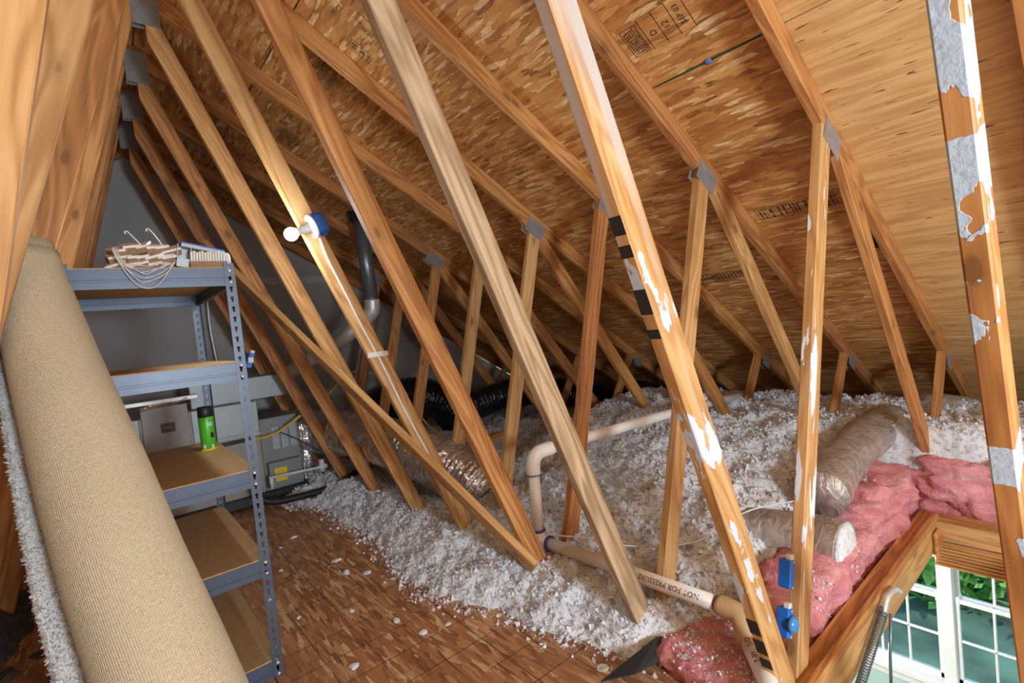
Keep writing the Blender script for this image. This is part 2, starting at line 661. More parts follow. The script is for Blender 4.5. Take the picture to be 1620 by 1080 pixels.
def add_box(bm, lo, hi, bev=0.0, rot=None, cen=None):
    r = bmesh.ops.create_cube(bm, size=1.0)
    vs = r['verts']
    lo = Vector(lo)
    hi = Vector(hi)
    c = (lo + hi) / 2
    s = hi - lo
    for v in vs:
        v.co = Vector((v.co.x * s.x, v.co.y * s.y, v.co.z * s.z))
    if bev:
        es = list({e for v in vs for e in v.link_edges})
        g = bmesh.ops.bevel(bm, geom=es, offset=bev, segments=1, affect='EDGES', profile=0.5)
        vs = list({v for f in g['faces'] for v in f.verts} | set(v for v in vs if v.is_valid))
    for v in vs:
        if rot is not None:
            v.co = rot @ v.co
        v.co += c
    return vs


def box(name, lo, hi, mat, parent=None, bev=0.0, mw=None):
    bm = bmesh.new()
    add_box(bm, lo, hi, bev)
    return put(name, bm_mesh(name, bm), mat, parent, mw)


def frame(A, X, Z):
    """matrix with origin A, local x along X, local z towards Z"""
    x = Vector(X).normalized()
    z = Vector(Z)
    z = (z - x * z.dot(x)).normalized()
    y = z.cross(x)
    return Matrix(((x.x, y.x, z.x, A[0]), (x.y, y.y, z.y, A[1]), (x.z, y.z, z.z, A[2]), (0, 0, 0, 1)))


def beam(name, A, B, Z, w, t, mat, parent=None, cuts=()):
    """timber from A to B (centre line); width w along Z, thickness t; eased edges.
    cuts: (point, normal) world planes; the side the normal points to is removed"""
    A = Vector(A)
    B = Vector(B)
    mw = frame(A, B - A, Z)
    L = (B - A).length
    e = min(0.0035, t * 0.12)
    hw, ht = w / 2, t / 2
    prof = [(-ht + e, -hw), (ht - e, -hw), (ht, -hw + e), (ht, hw - e), (ht - e, hw), (-ht + e, hw), (-ht, hw - e), (-ht, -hw + e)]
    bm = bmesh.new()
    a = [bm.verts.new((0, y, z)) for y, z in prof]
    b = [bm.verts.new((L, y, z)) for y, z in prof]
    n = len(prof)
    for i in range(n):
        bm.faces.new((a[i], a[(i + 1) % n], b[(i + 1) % n], b[i]))
    bm.faces.new(a[::-1])
    bm.faces.new(b)
    inv = mw.inverted()
    for p, nr in cuts:
        lp = inv @ Vector(p)
        ln = inv.to_3x3() @ Vector(nr)
        g = bmesh.ops.bisect_plane(bm, geom=bm.verts[:] + bm.edges[:] + bm.faces[:], plane_co=lp, plane_no=ln, clear_outer=True)
        ed = [x for x in g['geom_cut'] if isinstance(x, bmesh.types.BMEdge)]
        if ed:
            bmesh.ops.edgeloop_fill(bm, edges=ed)
    bmesh.ops.recalc_face_normals(bm, faces=bm.faces[:])
    return put(name, bm_mesh(name, bm), mat, parent, mw)


def catmull(P, n=8):
    P = [Vector(p) for p in P]
    if len(P) < 3:
        return [P[0].lerp(P[-1], i / n) for i in range(n + 1)]
    Q = [P[0] * 2 - P[1]] + P + [P[-1] * 2 - P[-2]]
    out = []
    for i in range(1, len(Q) - 2):
        a, b, c, d = Q[i - 1], Q[i], Q[i + 1], Q[i + 2]
        for j in range(n):
            t = j / n
            out.append(0.5 * ((2 * b) + (c - a) * t + (2 * a - 5 * b + 4 * c - d) * t * t + (3 * b - a - 3 * c + d) * t**3))
    out.append(P[-1])
    return out


def tube_geo(path, rad, seg=10, caps=True, disp=None):
    """sweep; rad float or function of arclength fraction; returns V,F"""
    path = [Vector(p) for p in path]
    n = len(path)
    V, F = [], []
    T = [(path[min(i + 1, n - 1)] - path[max(i - 1, 0)]).normalized() for i in range(n)]
    ref = Vector((0, 0, 1)) if abs(T[0].z) < 0.9 else Vector((1, 0, 0))
    u = (ref - T[0] * ref.dot(T[0])).normalized()
    s = 0
    for i in range(n):
        if i:
            u = (u - T[i] * u.dot(T[i])).normalized()
            s += (path[i] - path[i - 1]).length
        w = T[i].cross(u)
        r = rad(i / (n - 1)) if callable(rad) else rad
        for j in range(seg):
            a = 2 * math.pi * j / seg
            rr = r * (1 + (disp(s, a) if disp else 0))
            V.append(path[i] + (u * math.cos(a) + w * math.sin(a)) * rr)
    for i in range(n - 1):
        for j in range(seg):
            k = (j + 1) % seg
            F.append((i * seg + j, i * seg + k, (i + 1) * seg + k, (i + 1) * seg + j))
    if caps:
        F.append(tuple(range(seg))[::-1])
        F.append(tuple((n - 1) * seg + j for j in range(seg)))
    return V, F


def tube(name, path, rad, mat, parent=None, seg=10, smooth_it=True, caps=True, disp=None):
    V, F = tube_geo(path, rad, seg, caps, disp)
    return put(name, mesh_from(name, V, F), mat, parent, None, smooth_it)


def lathe(name, prof, mat, parent, mw, seg=24, smooth_it=True):
    """profile of (r, z) turned about local z"""
    V, F = [], []
    for r, z in prof:
        for j in range(seg):
            a = 2 * math.pi * j / seg
            V.append((r * math.cos(a), r * math.sin(a), z))
    for i in range(len(prof) - 1):
        for j in range(seg):
            k = (j + 1) % seg
            F.append((i * seg + j, i * seg + k, (i + 1) * seg + k, (i + 1) * seg + j))
    F.append(tuple(range(seg))[::-1])
    F.append(tuple((len(prof) - 1) * seg + j for j in range(seg)))
    return put(name, mesh_from(name, V, F), mat, parent, mw, smooth_it)


def text_mesh(body, size, align='CENTER'):
    cu = bpy.data.curves.new('lettering', 'FONT')
    cu.body = body
    cu.size = size
    cu.align_x = align
    cu.align_y = 'CENTER'
    cu.resolution_u = 2
    ob = bpy.data.objects.new('lettering', cu)
    me = bpy.data.meshes.new_from_object(ob)
    bpy.data.objects.remove(ob)
    return me


# ------------------------------------------------------------------ the shell
RS = (3.1779 - 1.3285) / 3          # roof fall per metre of X
RZ = 3.1779                         # underside of sheathing at the ridge
CS = 1 / math.sqrt(1 + RS * RS)
SN = RS * CS
DOWN = Vector((CS, 0, -SN))         # down the slope
NIN = Vector((-SN, 0, -CS))         # into the attic
YTR = {-1: -0.50, 0: 0.066, 1: 0.591, 2: 1.18, 3: 1.794, 4: 2.415, 5: 3.085, 6: 3.676, 7: 4.27, 8: 4.86}
YEND = 4.96


def struct(name, loc=(0, 0, 0), label=None):
    o = bpy.data.objects.new(name, None)
    o.location = loc
    col.objects.link(o)
    o['kind'] = 'structure'
    if label:
        o['label'] = label
    return o


ceil_r = struct('ceiling_right', (0, 0, RZ), 'underside of the sloping roof in strand board and plywood panels')
seams = [0.0, 0.52, 1.557, 2.594, 3.631, 5.6]


def roof_panel(x0, x1, y0, y1, mat, parent, side=1):
    A = Vector((x0 * side, y0, RZ - RS * x0))
    mw = frame(A, (side * CS, 0, -SN), (side * SN, 0, CS))
    L = (x1 - x0) / CS
    g = 0.0022
    bm = bmesh.new()
    if side > 0:
        add_box(bm, (g, g, 0), (L - g, (y1 - y0) - g, 0.014), 0.002)
    else:
        add_box(bm, (g, -(y1 - y0) + g, 0), (L - g, -g, 0.014), 0.002)
    return put('sheathing_panel', bm_mesh('sheathing_panel', bm), mat, parent, mw)


panels = {}
for i in range(5):
    ys = [0.085, 2.525, YEND] if i % 2 == 0 else [0.085, 1.30, 3.74, YEND]
    for a, b in zip(ys[:-1], ys[1:]):
        panels[(i, a)] = roof_panel(seams[i], seams[i + 1], a, b, M['osb'], ceil_r)
    yp = [-3.6, -1.2, 0.085] if i % 2 else [-3.6, -2.0, 0.085]
    for a, b in zip(yp[:-1], yp[1:]):
        panels[(i, a)] = roof_panel(seams[i], seams[i + 1], a, b, M['ply'], ceil_r)
# dark felt behind the panel gaps
box('roofing_felt', (0, 0, 0.0145), (5.6 / CS, YEND + 3.6, 0.02), M['black'], ceil_r, mw=frame((0, -3.6, RZ), DOWN, (SN, 0, CS)))
ceil_l = struct('ceiling_left', (0, 0, RZ), 'underside of the roof slope behind the leaning webs')
for i in range(5):
    for a, b in ((-3.6, -1.2), (-1.2, 1.30), (1.30, 3.74), (3.74, YEND)):
        roof_panel(seams[i], seams[i + 1], a, b, M['osb'], ceil_l, -1)
box('roofing_felt', (0, 0, 0.0145), (5.6 / CS, YEND + 3.6, 0.02), M['black'], ceil_l, mw=frame((0, YEND, RZ), (-CS, 0, -SN), (-SN, 0, CS)))

box('ridge_strip', (-.2, -3.6, RZ + .03), (.2, YEND, RZ + .04), M['black'], ceil_r)
# stamped print on the sheathing -----------------------------------------------------------
def roof_pt(x, y, off=0.0012):
    return Vector((x, y, RZ - RS * x)) + NIN * off


def stamp(x, y, items, flip, parent):
    """items: ('t', text, size, dx, dy) / ('l', x0, y0, x1, y1); local x up (flip) or down the slope"""
    X = -DOWN if flip else DOWN
    mw = frame(roof_pt(x, y), X, NIN)
    V, F = [], []
    for it in items:
        b = len(V)
        if it[0] == 'b':
            x0, y0, x1, y1, rows = it[1:]
            pr_ = random.Random(int(abs(x * 1000 + y * 777 + x0 * 99 + y0 * 55)))
            ph = (y1 - y0) / rows
            for r_ in range(rows):
                xx = x0
                while xx < x1 - .004:
                    w_ = pr_.uniform(.002, .007)
                    b = len(V)
                    ya, yb = y0 + r_ * ph + ph * .15, y0 + r_ * ph + ph * pr_.uniform(.6, .85)
                    V += [(xx, ya, 0), (min(xx + w_, x1), ya, 0), (min(xx + w_, x1), yb, 0), (xx, yb, 0)]
                    F.append((b, b + 1, b + 2, b + 3))
                    xx += w_ + pr_.choice((.0015, .002, .005))
        elif it[0] == 't':
            me = text_mesh(it[1], it[2])
            V += [(v.co.x + it[3], v.co.y + it[4], 0) for v in me.vertices]
            F += [tuple(b + i for i in p.vertices) for p in me.polygons]
            bpy.data.meshes.remove(me)
        else:
            x0, y0, x1, y1 = it[1:]
            d = Vector((x1 - x0, y1 - y0, 0)).normalized() * 0.0011
            n = Vector((-d.y, d.x, 0))
            V += [(x0 + n.x, y0 + n.y, 0), (x1 + n.x, y1 + n.y, 0), (x1 - n.x, y1 - n.y, 0), (x0 - n.x, y0 - n.y, 0)]
            F.append((b, b + 3, b + 2, b + 1))
    return put('printed_stamp', mesh_from('printed_stamp', V, F), M['ink'], parent, mw)


def rect(x0, y0, x1, y1):
    return [('l', x0, y0, x1, y0), ('l', x1, y0, x1, y1), ('l', x1, y1, x0, y1), ('l', x0, y1, x0, y0)]


pm = panels[(1, 0.085)]
stamp(1.366, 0.425, [('t', 'D', 0.036, -.012, 0.030), ('t', '12', 0.036, -.010, -0.026), ('t', 'SEP 03', 0.030, 0.0, -0.085),
                     ('l', -.075, .062, .065, .062), ('l', -.075, 0, .065, 0), ('l', -.075, -.056, .065, -.056), ('l', -.075, -.115, .065, -.115), ('l', .065, .062, .065, -.056)], True, pm)
stamp(1.372, 0.535, rect(-.06, -.034, .06, .034) + [('b', -.052, -.012, .052, .030, 4), ('l', -.06, -.017, .06, -.017), ('b', -.052, -.031, .045, -.021, 1)], True, pm)
stamp(1.47, 0.86, rect(-.06, -.05, .06, .05) + [('b', -.05, -.01, .05, .04, 3), ('l', -.06, -.015, .06, -.015), ('b', -.05, -.044, .05, -.02, 2)], True, pm)
stamp(0.755, 1.545, [('l', -.07, .045, .07, .045), ('l', -.07, .0, .07, .0), ('t', '12', 0.034, 0.03, 0.024), ('t', 'SEP 03', 0.026, 0.01, -0.018), ('l', .07, .0, .07, -.04)], False, pm)
stamp(0.79, 1.70, rect(-.06, -.03, .06, .03) + [('t', 'A', 0.05, .01, 0), ('b', -.052, -.02, -.015, .02, 2), ('b', .035, -.02, .052, .02, 2)], False, pm)
for (x, y) in ((0.745, 2.06), (0.79, 2.95)):
    stamp(x, y, rect(-.07, -.1, .07, .1) + [('b', -.062, -.092, .062, .092, 10)], True, panels[(1, 1.30)])
stamp(2.365, 0.38, rect(-.05, -.18, .05, .18) + [('l', -.05, q, .05, q) for q in (-.1, -.03, .03, .09, .13)] +
      [('b', -.04, .137, .04, .172, 2), ('b', -.04, .096, .04, .124, 1), ('b', -.04, .036, .04, .084, 2), ('b', -.04, -.024, .04, .024, 3), ('b', -.04, -.094, .04, -.036, 2), ('b', -.04, -.172, .04, -.108, 3)], True, panels[(2, 0.085)])
p3 = panels[(3, 0.085)]
stamp(2.79, 1.0, rect(-.035, -.17, .035, .17) + [('b', -.03, -.16, .03, .16, 14)], True, p3)
stamp(2.70, 0.30, [('l', -.05, .14, .05, .14), ('l', -.05, .14, -.05, -.06)], True, p3)
stamp(2.70, 0.14, [('l', -.05 + i * .0018, -.06, -.05 + i * .0018, .06) for i in range(56)], True, p3)
# green factory edge line and the blue panel clip on the seam
V = [roof_pt(1.5535, 0.11), roof_pt(1.5535, 0.575), roof_pt(1.5605, 0.575), roof_pt(1.5605, 0.11)]
put('green_edge', mesh_from('green_edge', V, [(0, 1, 2, 3)]), plain('green_sealer', (0.01, 0.07, 0.035), 0.7), pm)
clip = thing('panel_clip', roof_pt(1.557, 0.345, 0.004), 'small blue clip bridging the panel seam overhead', 'clip')
lathe('clip_body', [(0.006, 0), (0.013, 0), (0.013, 0.004), (0.006, 0.004)], plain('clip_blue', (0.12, 0.22, 0.5), 0.4), clip, frame(roof_pt(1.557, 0.345, 0.001), DOWN, NIN), 12)

# end wall ---------------------------------------------------------------------------------
gw = struct('wall_gable', (0, YEND, 0), 'dark grey drywall end wall')
V = [(-5.2, YEND, -.15), (5.2, YEND, -.15), (0, YEND, RZ), (-5.2, YEND + .02, -.15), (5.2, YEND + .02, -.15), (0, YEND + .02, RZ)]
put('drywall_sheet', mesh_from('drywall_sheet', V, [(0, 1, 2), (5, 4, 3), (0, 3, 4, 1), (1, 4, 5, 2), (2, 5, 3, 0)]), M['gyp'], gw)
for z, x0, x1 in ((1.96, -1.7, 2.0), (0.72, -3.6, 3.9)):
    box('joint_tape', (x0, YEND - .003, z - .035), (x1, YEND + .001, z + .035), M['tape'], gw)
V = [(-5.2, -3.62, -.15), (5.2, -3.62, -.15), (0, -3.62, RZ), (-5.2, -3.6, -.15), (5.2, -3.6, -.15), (0, -3.6, RZ)]
bw = struct('wall_back')
put('drywall_sheet', mesh_from('drywall_sheet', V, [(0, 1, 2), (5, 4, 3), (0, 3, 4, 1), (1, 4, 5, 2), (2, 5, 3, 0)]), M['gyp'], bw)

# deck ---------------------------------------------------------------------------------------
fl = struct('floor', (0, 0, 0), 'strand board deck with printed grid lines')
for x0, x1 in ((-1.15, 0.05), (0.05, 1.25)):
    for y0, y1 in ((-3.6, -1.35), (-1.35, 1.09), (1.09, 3.53), (3.53, YEND)):
        if x0 > 0 and y0 < -1 and y1 > 0:
            y0b = y0
        box('deck_panel', (x0 + .0012, y0 + .0012, -.018), (x1 - .0012, y1 - .0012, 0), M['osb_floor'], fl, 0.001)
# ceiling boards of the room below, open where the hatch is
HX0, HX1, HY0, HY1 = 1.28, 2.90, -0.46, 0.035
cb = struct('ceiling_room_below')
for lo, hi in (((-5.55, -3.6), (HX0, YEND)), ((HX1, -3.6), (5.55, YEND)), ((HX0, -3.6), (HX1, HY0)), ((HX0, HY1), (HX1, YEND))):
    box('drywall_sheet', (lo[0], lo[1], -.08), (hi[0], hi[1], -.068), M['ceiling_white'], cb)

# room below with its window wall --------------------------------------------------------------
WX = 4.5
ww = struct('wall_window_below', (WX, 0, -2.7), 'pale aqua wall of the room below')
WY0, WY1, WZ0, WZ1 = -0.42, 1.02, -1.86, -0.52
for lo, hi in (((WX, -2.2, -2.7), (WX + .14, WY0, -.08)), ((WX, WY1, -2.7), (WX + .14, 3.0, -.08)), ((WX, WY0, -2.7), (WX + .14, WY1, WZ0)), ((WX, WY0, WZ1), (WX + .14, WY1, -.08))):
    box('wall_piece', lo, hi, M['room_wall'], ww)
wl2 = struct('wall_room_below')
box('wall_piece', (-.6, -2.2, -2.7), (-.5, 3.0, -.08), M['room_wall'], wl2)
box('wall_piece', (-.6, -2.3, -2.7), (WX, -2.2, -.08), M['room_wall'], wl2)
box('wall_piece', (-.6, 3.0, -2.7), (WX, 3.1, -.08), M['room_wall'], wl2)
box('floor_room_below', (-.6, -2.2, -2.72), (WX + .1, 3.0, -2.7), M['room_floor'])['kind'] = 'structure'

win = struct('window_1', (WX, 0.3, WZ0), 'white double window seen through the hatch')
WM_ = M['window_white']
fx0, fx1 = WX - .01, WX + .10


def wbar(name, y0, y1, z0, z1, x0=None, x1=None, parent=win):
    return box(name, (x0 if x0 is not None else fx0, min(y0, y1), min(z0, z1)), (x1 if x1 is not None else fx1, max(y0, y1), max(z0, z1)), WM_, parent, 0.004)


wbar('mullion', 0.265, 0.345, WZ0, WZ1, WX - .03)
wbar('jamb', WY0, WY0 + .045, WZ0, WZ1)
wbar('jamb', WY1 - .045, WY1, WZ0, WZ1)
for yy, sg in ((0.345, 1), (0.265, -1), (WY0 + .045, 1), (WY1 - .045, -1)):
    wbar('rail_block', yy, yy + sg * .034, -1.222, -1.150, WX + .008, WX + .10)
for yy in (0.337, 0.265 - .004, WY0 + .043, WY1 - .055):
    wbar('stop', yy, yy + .012, WZ0, WZ1, WX - .004, WX + .11)
wbar('head', WY0, WY1, WZ1 - .05, WZ1)
wbar('sill', WY0 - .06, WY1 + .06, WZ0 - .035, WZ0 + .012, WX - .075)
wbar('apron', WY0 - .02, WY1 + .02, WZ0 - .12, WZ0 - .035, WX - .022)
for y0, y1 in ((WY0 + .045, 0.265), (0.345, WY1 - .045)):
    for up_, (z0, z1, xo) in enumerate(((WZ0 + .012, -1.165, 0.012), (-1.205, WZ1 - .05, 0.055))):
        sash = bpy.data.objects.new('sash', None)
        sash.location = (WX + xo, (y0 + y1) / 2, z0)
        col.objects.link(sash)
        sash.parent = win
        sash.matrix_parent_inverse = Matrix.Translation(win.location).inverted()
        WM[sash.name] = Matrix.Translation(sash.location)
        xa, xb = WX + xo, WX + xo + .035
        wbar('stile', y0, y0 + .03, z0, z1, xa, xb, sash)
        wbar('stile', y1 - .03, y1, z0, z1, xa, xb, sash)
        wbar('rail', y0, y1, z0, z0 + .045, xa, xb, sash)
        wbar('rail', y0, y1, z1 - .035, z1, xa, xb, sash)
        wdt = (y1 - y0 - .06) / 3
        for q in (1, 2):
            yy = y0 + .03 + wdt * q
            wbar('muntin', yy - .008, yy + .008, z0, z1, xa + .005, xb - .005, sash)
        zm = (z0 + z1) / 2 + .005
        wbar('muntin', y0, y1, zm - .009, zm + .009, xa + .005, xb - .005, sash)
        for q in range(3):
            for zz in ((z0 + .045, zm - .009), (zm + .009, z1 - .035)):
                box('pane', (xa + .015, y0 + .03 + wdt * q, zz[0]), (xa + .019, y0 + .03 + wdt * (q + 1), zz[1]), M['glass'], sash)
# garden outside the window -----------------------------------------------------------------------
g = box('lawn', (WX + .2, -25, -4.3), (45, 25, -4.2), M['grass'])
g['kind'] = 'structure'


def leaf_cloud(name, c, r, n, parent, size=0.16):
    d = rng.normal(size=(n, 3))
    d /= np.linalg.norm(d, axis=1)[:, None]
    rad = rng.random(n)**0.4
    P = np.array(c) + d * rad[:, None] * np.array(r)
    P += 0.2 * rng.normal(size=P.shape)
    A = rng.normal(size=(n, 3))
    A /= np.linalg.norm(A, axis=1)[:, None]
    Bv = np.cross(A, rng.normal(size=(n, 3)))
    Bv /= np.linalg.norm(Bv, axis=1)[:, None]
    s = size * (0.5 + rng.random(n))[:, None]
    V = np.stack([P - A * s, P + Bv * s * .5, P + A * s, P - Bv * s * .5], 1).reshape(-1, 3)
    F = np.arange(4 * n).reshape(-1, 4)
    return put(name, mesh_from(name, V, F.tolist()), M['leaf'], parent)


SHRUBS = [((10.9, 1.7, -4.2), 'rounded green shrub on the lawn in line with the left sash', (.9, 1.0, .55)),
          ((10.9, -.75, -4.2), 'bright leafy shrub on the lawn in line with the right sash', (.8, .9, .5)),
          ((14.6, .6, -4.2), 'taller green shrub standing behind the two smaller ones', (1.2, 1.6, 1.1)),
          ((12.2, 4.9, -4.2), 'wide green shrub at the end of the garden row', (1.2, 1.4, .8))]
for loc, lab, rr in SHRUBS:
    t = thing('garden_shrub', loc, lab, 'shrub', 'shrubs on the lawn outside')
    tube('stem', [loc, (loc[0], loc[1], loc[2] + rr[2])], 0.05, M['bark'], t)
    leaf_cloud('foliage', (loc[0], loc[1], loc[2] + rr[2] * .95), rr, 1500, t, 0.13)

# ------------------------------------------------------------------ trusses
LONG = {-1: (0.222, 1.373), 0: (0.045, 1.276), 1: (0.02, 1.271), 2: (0.03, 1.28), 3: (0.03, 1.287), 4: (0.026, 1.291), 5: (0.015, 1.286), 6: (0.005, 1.27), 7: (0.0, 1.27)}
POST = {0: (1.927, 1.322), 1: (1.971, 1.348), 2: (1.95, 1.395), 3: (1.991, 1.436), 4: (2.012, 1.48), 5: (2.024, 1.498), 6: (2.011, 1.477), 7: (2.01, 1.48)}
WEB = {0: (2.06, 3.499), 1: (2.04, 3.511), 2: (2.00, 3.52), 3: (1.96, 3.43), 4: (1.95, 3.53), 5: (1.991, 3.36), 6: (2.02, 3.39), 7: (2.0, 3.4)}
TLAB = {-1: 'roof truss smeared with pale blue paint beside the hatch opening',
        0: 'roof truss with whitewashed web, white drips and black spray marks, blue boxes on its post',
        1: 'roof truss with weathered grey-brown long web, between the spray-marked and the orange truss',
        2: 'bright orange roof truss where the loose diagonal brace ends',
        3: 'roof truss carrying the lit bulb and white cable',
        4: 'pale yellow roof truss directly behind the one with the bulb',
        5: 'roof truss second beyond the one with the bulb',
        6: 'roof truss third beyond the one with the bulb',
        7: 'roof truss last but one before the grey end wall',
        8: 'dark roof truss standing against the grey end wall'}
LM = {-1: 'paint_blue', 0: 'white_wash', 1: 'grey', 2: 'orange', 3: 'pale', 4: 'pale', 5: 'orange', 6: 'red', 7: 'red'}
PMAT = {0: 'paint_post', 1: 'pale', 2: 'red', 3: 'pale', 4: 'pale', 5: 'orange', 6: 'orange', 7: 'red'}
T = 0.038
RW = 0.089


def plate(name, x, z, y, ang, lx, lz, parent):
    """toothed plate on the front face; long side lx along direction ang in the XZ plane"""
    d = Vector((math.cos(ang), 0, math.sin(ang)))
    n = Vector((-math.sin(ang), 0, math.cos(ang)))
    for s, yy in ((-1, y - .0018), (1, y + T + .0018)):
        bm = bmesh.new()
        add_box(bm, (-lx / 2, -lz / 2, -.0012), (lx / 2, lz / 2, .0012))
        mw = Matrix(((d.x, n.x, 0, x), (0, 0, -1 if s < 0 else 1, yy), (d.z, n.z, 0, z), (0, 0, 0, 1)))
        if s > 0:
            mw = Matrix(((d.x, -n.x, 0, x), (0, 0, 1, yy), (d.z, -n.z, 0, z), (0, 0, 0, 1)))
        put(name, bm_mesh(name, bm), M['plate'], parent, mw)


ang = math.atan(-RS)
for k in range(-1, 9):
    y = YTR[k]
    yc = y + T / 2
    tr = thing('roof_truss', (0, y, 0), TLAB[k], 'roof truss', 'roof trusses along the attic')
    # rafters
    for s in (1, -1):
        a = Vector((0, yc, RZ)) + Vector((s * -SN, 0, -CS)) * (RW / 2 + .001)
        b = a + Vector((s * CS, 0, -SN)) * 6.0
        m = M['orange'] if k in (0, 2) else M['red'] if k in (1, 5, 6, 7, 8) else M['orange']
        beam('rafter', a, b, (s * SN, 0, CS), RW, T, m, tr, [((0, yc, 0), (-s, 0, 0))])
    under = (Vector((0, yc, RZ)) + NIN * (RW + .002), (SN, 0, CS))
    under_l = (Vector((0, yc, RZ)) + Vector((SN, 0, -CS)) * (RW + .002), (-SN, 0, CS))
    # bottom chord (buried)
    if k >= 1:
        beam('bottom_chord', (-3.5, yc, -.043), (4.6, yc, -.043), (0, 0, 1), .047, T, M['red'], tr)
    if k == 8:
        continue
    # long web from the peak down to the deck edge: its upper right edge is the measured line
    xt, xb = LONG[k]
    d = Vector((xb - xt, 0, -3.05)).normalized()
    nl = Vector((d.z, 0, -d.x))
    nl = nl if nl.x < 0 else -nl
    e = .0008
    A = Vector((xt, yc - e, 3.05)) + nl * RW / 2 - d * .3
    B = Vector((xb, yc - e, 0)) + nl * RW / 2 - d * .01
    beam('long_web', A, B, -nl, RW, T, M[LM[k]], tr, [under, ((0, yc, 0), (-1, 0, 0))] if k >= 0 else [under])
    # mirrored long web on the other side
    if k >= 1:
        lx = {1: (-.129, -.761), 2: (-.024, -.966), 3: (-.010, -.961), 4: (-.018, -.90), 5: (-.040, -.84), 6: (-.04, -.84), 7: (-.04, -.84)}[k]
        A = Vector((lx[0], yc + e, 3.076))
        B = Vector((lx[1], yc + e, 0))
        dl = (B - A).normalized()
        nn = Vector((dl.z, 0, -dl.x))
        nn = nn if nn.x < 0 else -nn
        wide = RW if k > 1 else RW
        lm = {1: 'pale', 2: 'pale', 3: 'orange', 4: 'orange', 5: 'orange', 6: 'red', 7: 'red'}[k]
        beam('long_web', A + nn * wide / 2 - dl * .2, B + nn * wide / 2, -nn, wide, T, M[lm], tr, [under_l, ((0, yc, 0), (1, 0, 0))])
    # post and outer web from the mid-rafter plate
    if k >= 0:
        xt, xb = POST[k]
        d = Vector((xb - xt, 0, -1.914)).normalized()
        nl = Vector((d.z, 0, -d.x))
        nl = nl if nl.x < 0 else -nl
        A = Vector((xt, yc + e, 1.914)) + nl * RW / 2 - d * .25
        B = Vector((xb, yc + e, -.03)) + nl * RW / 2
        beam('post', A, B, -nl, RW, T, M[PMAT[k]], tr, [under])
        xt, xb = WEB[k]
        d = Vector((xb - xt, 0, -1.914)).normalized()
        nl = Vector((d.z, 0, -d.x))
        nl = nl if nl.x < 0 else -nl
        A = Vector((xt, yc + 2 * e, 1.914)) + nl * RW / 2 - d * .25
        B = Vector((xb, yc + 2 * e, -.03)) + nl * RW / 2
        beam('web', A, B, -nl, RW, T, M['orange' if k in (0, 2, 3, 5) else 'pale' if k == 1 else 'red'], tr, [under])
        # short outer post
        beam('short_post', (3.70, yc - e, .95), (3.16, yc - e, .2), (1, 0, 0), RW * .8, T, M['orange'], tr, [under])
        px = 1.93
        plate('gusset_plate', px, RZ - RS * px - .103, y, ang, .155, .10, tr)
        px = 3.72
        plate('gusset_plate', px, RZ - RS * px - .105, y, ang, .12, .085, tr)
    if k >= 3:
        plate('gusset_plate', 0.005, 3.045, y, math.pi / 2, .19, .115, tr)
    # marks on the near webs
    if k == 0:
        d = Vector((1.276 - .045, 0, -3.05)).normalized()
        nl = Vector((d.z, 0, -d.x))
        nl = nl if nl.x < 0 else -nl
        for q, (s0, s1) in enumerate(((1.62, 1.665), (1.69, 1.72), (1.80, 1.865), (1.905, 1.93), (2.86, 2.92), (2.94, 3.0), (3.02, 3.06), (3.09, 3.14))):
            c = Vector((.045, y + T / 2, 3.05)) + d * (s0 + s1) / 2 + nl * (RW + .0004)
            bm = bmesh.new()
            add_box(bm, (-(s1 - s0) / 2, -.017, 0), ((s1 - s0) / 2, .017, .0006))
            put('spray_mark', bm_mesh('spray_mark', bm), M['ink'], tr, frame(c, d, nl))

# loose diagonal brace nailed under the long webs
n_ = Vector((-.925, 0, -.379))
br = thing('diagonal_brace', (1.09, 1.15, 0.0), 'loose diagonal board nailed across the long webs', 'brace')
o = beam('board', (0.30, 3.38, 2.03), (1.098, 1.13, 0.16), n_.cross(Vector((.32, -.78, -.62))), .089, T, M['pale'], br)
V = []
for q in range(9):
    t = .12 + q * .1
    c = Vector((0.30, 3.38, 2.03)).lerp(Vector((1.098, 1.13, 0.16)), t)
    lathe('nail_head', [(0.0001, 0), (.004, 0), (.004, .001), (.0001, .001)], M['ink'], br, frame(c + n_ * (T / 2), (0, 1, 0), n_), 8)
print('stage trusses')
#@@PART2

# ------------------------------------------------------------------ blown insulation
EY = [-1.0, 0.2, 0.50, 0.56, 0.78, 0.94, 1.21, 1.41, 1.83, 2.27, 3.23, 3.61, 4.2, 4.96]
EX = [1.30, 1.20, 1.15, 1.06, 1.02, 0.95, 0.95, 0.84, 0.78, 0.84, 0.87, 0.78, 0.66, 0.62]


def edge_x(y):
    return np.interp(y, EY, EX) + 0.05 * fbm(y * 4, y * 0 + 3.3, None, 3) + 0.018 * vnoise(y * 40, y * 0)


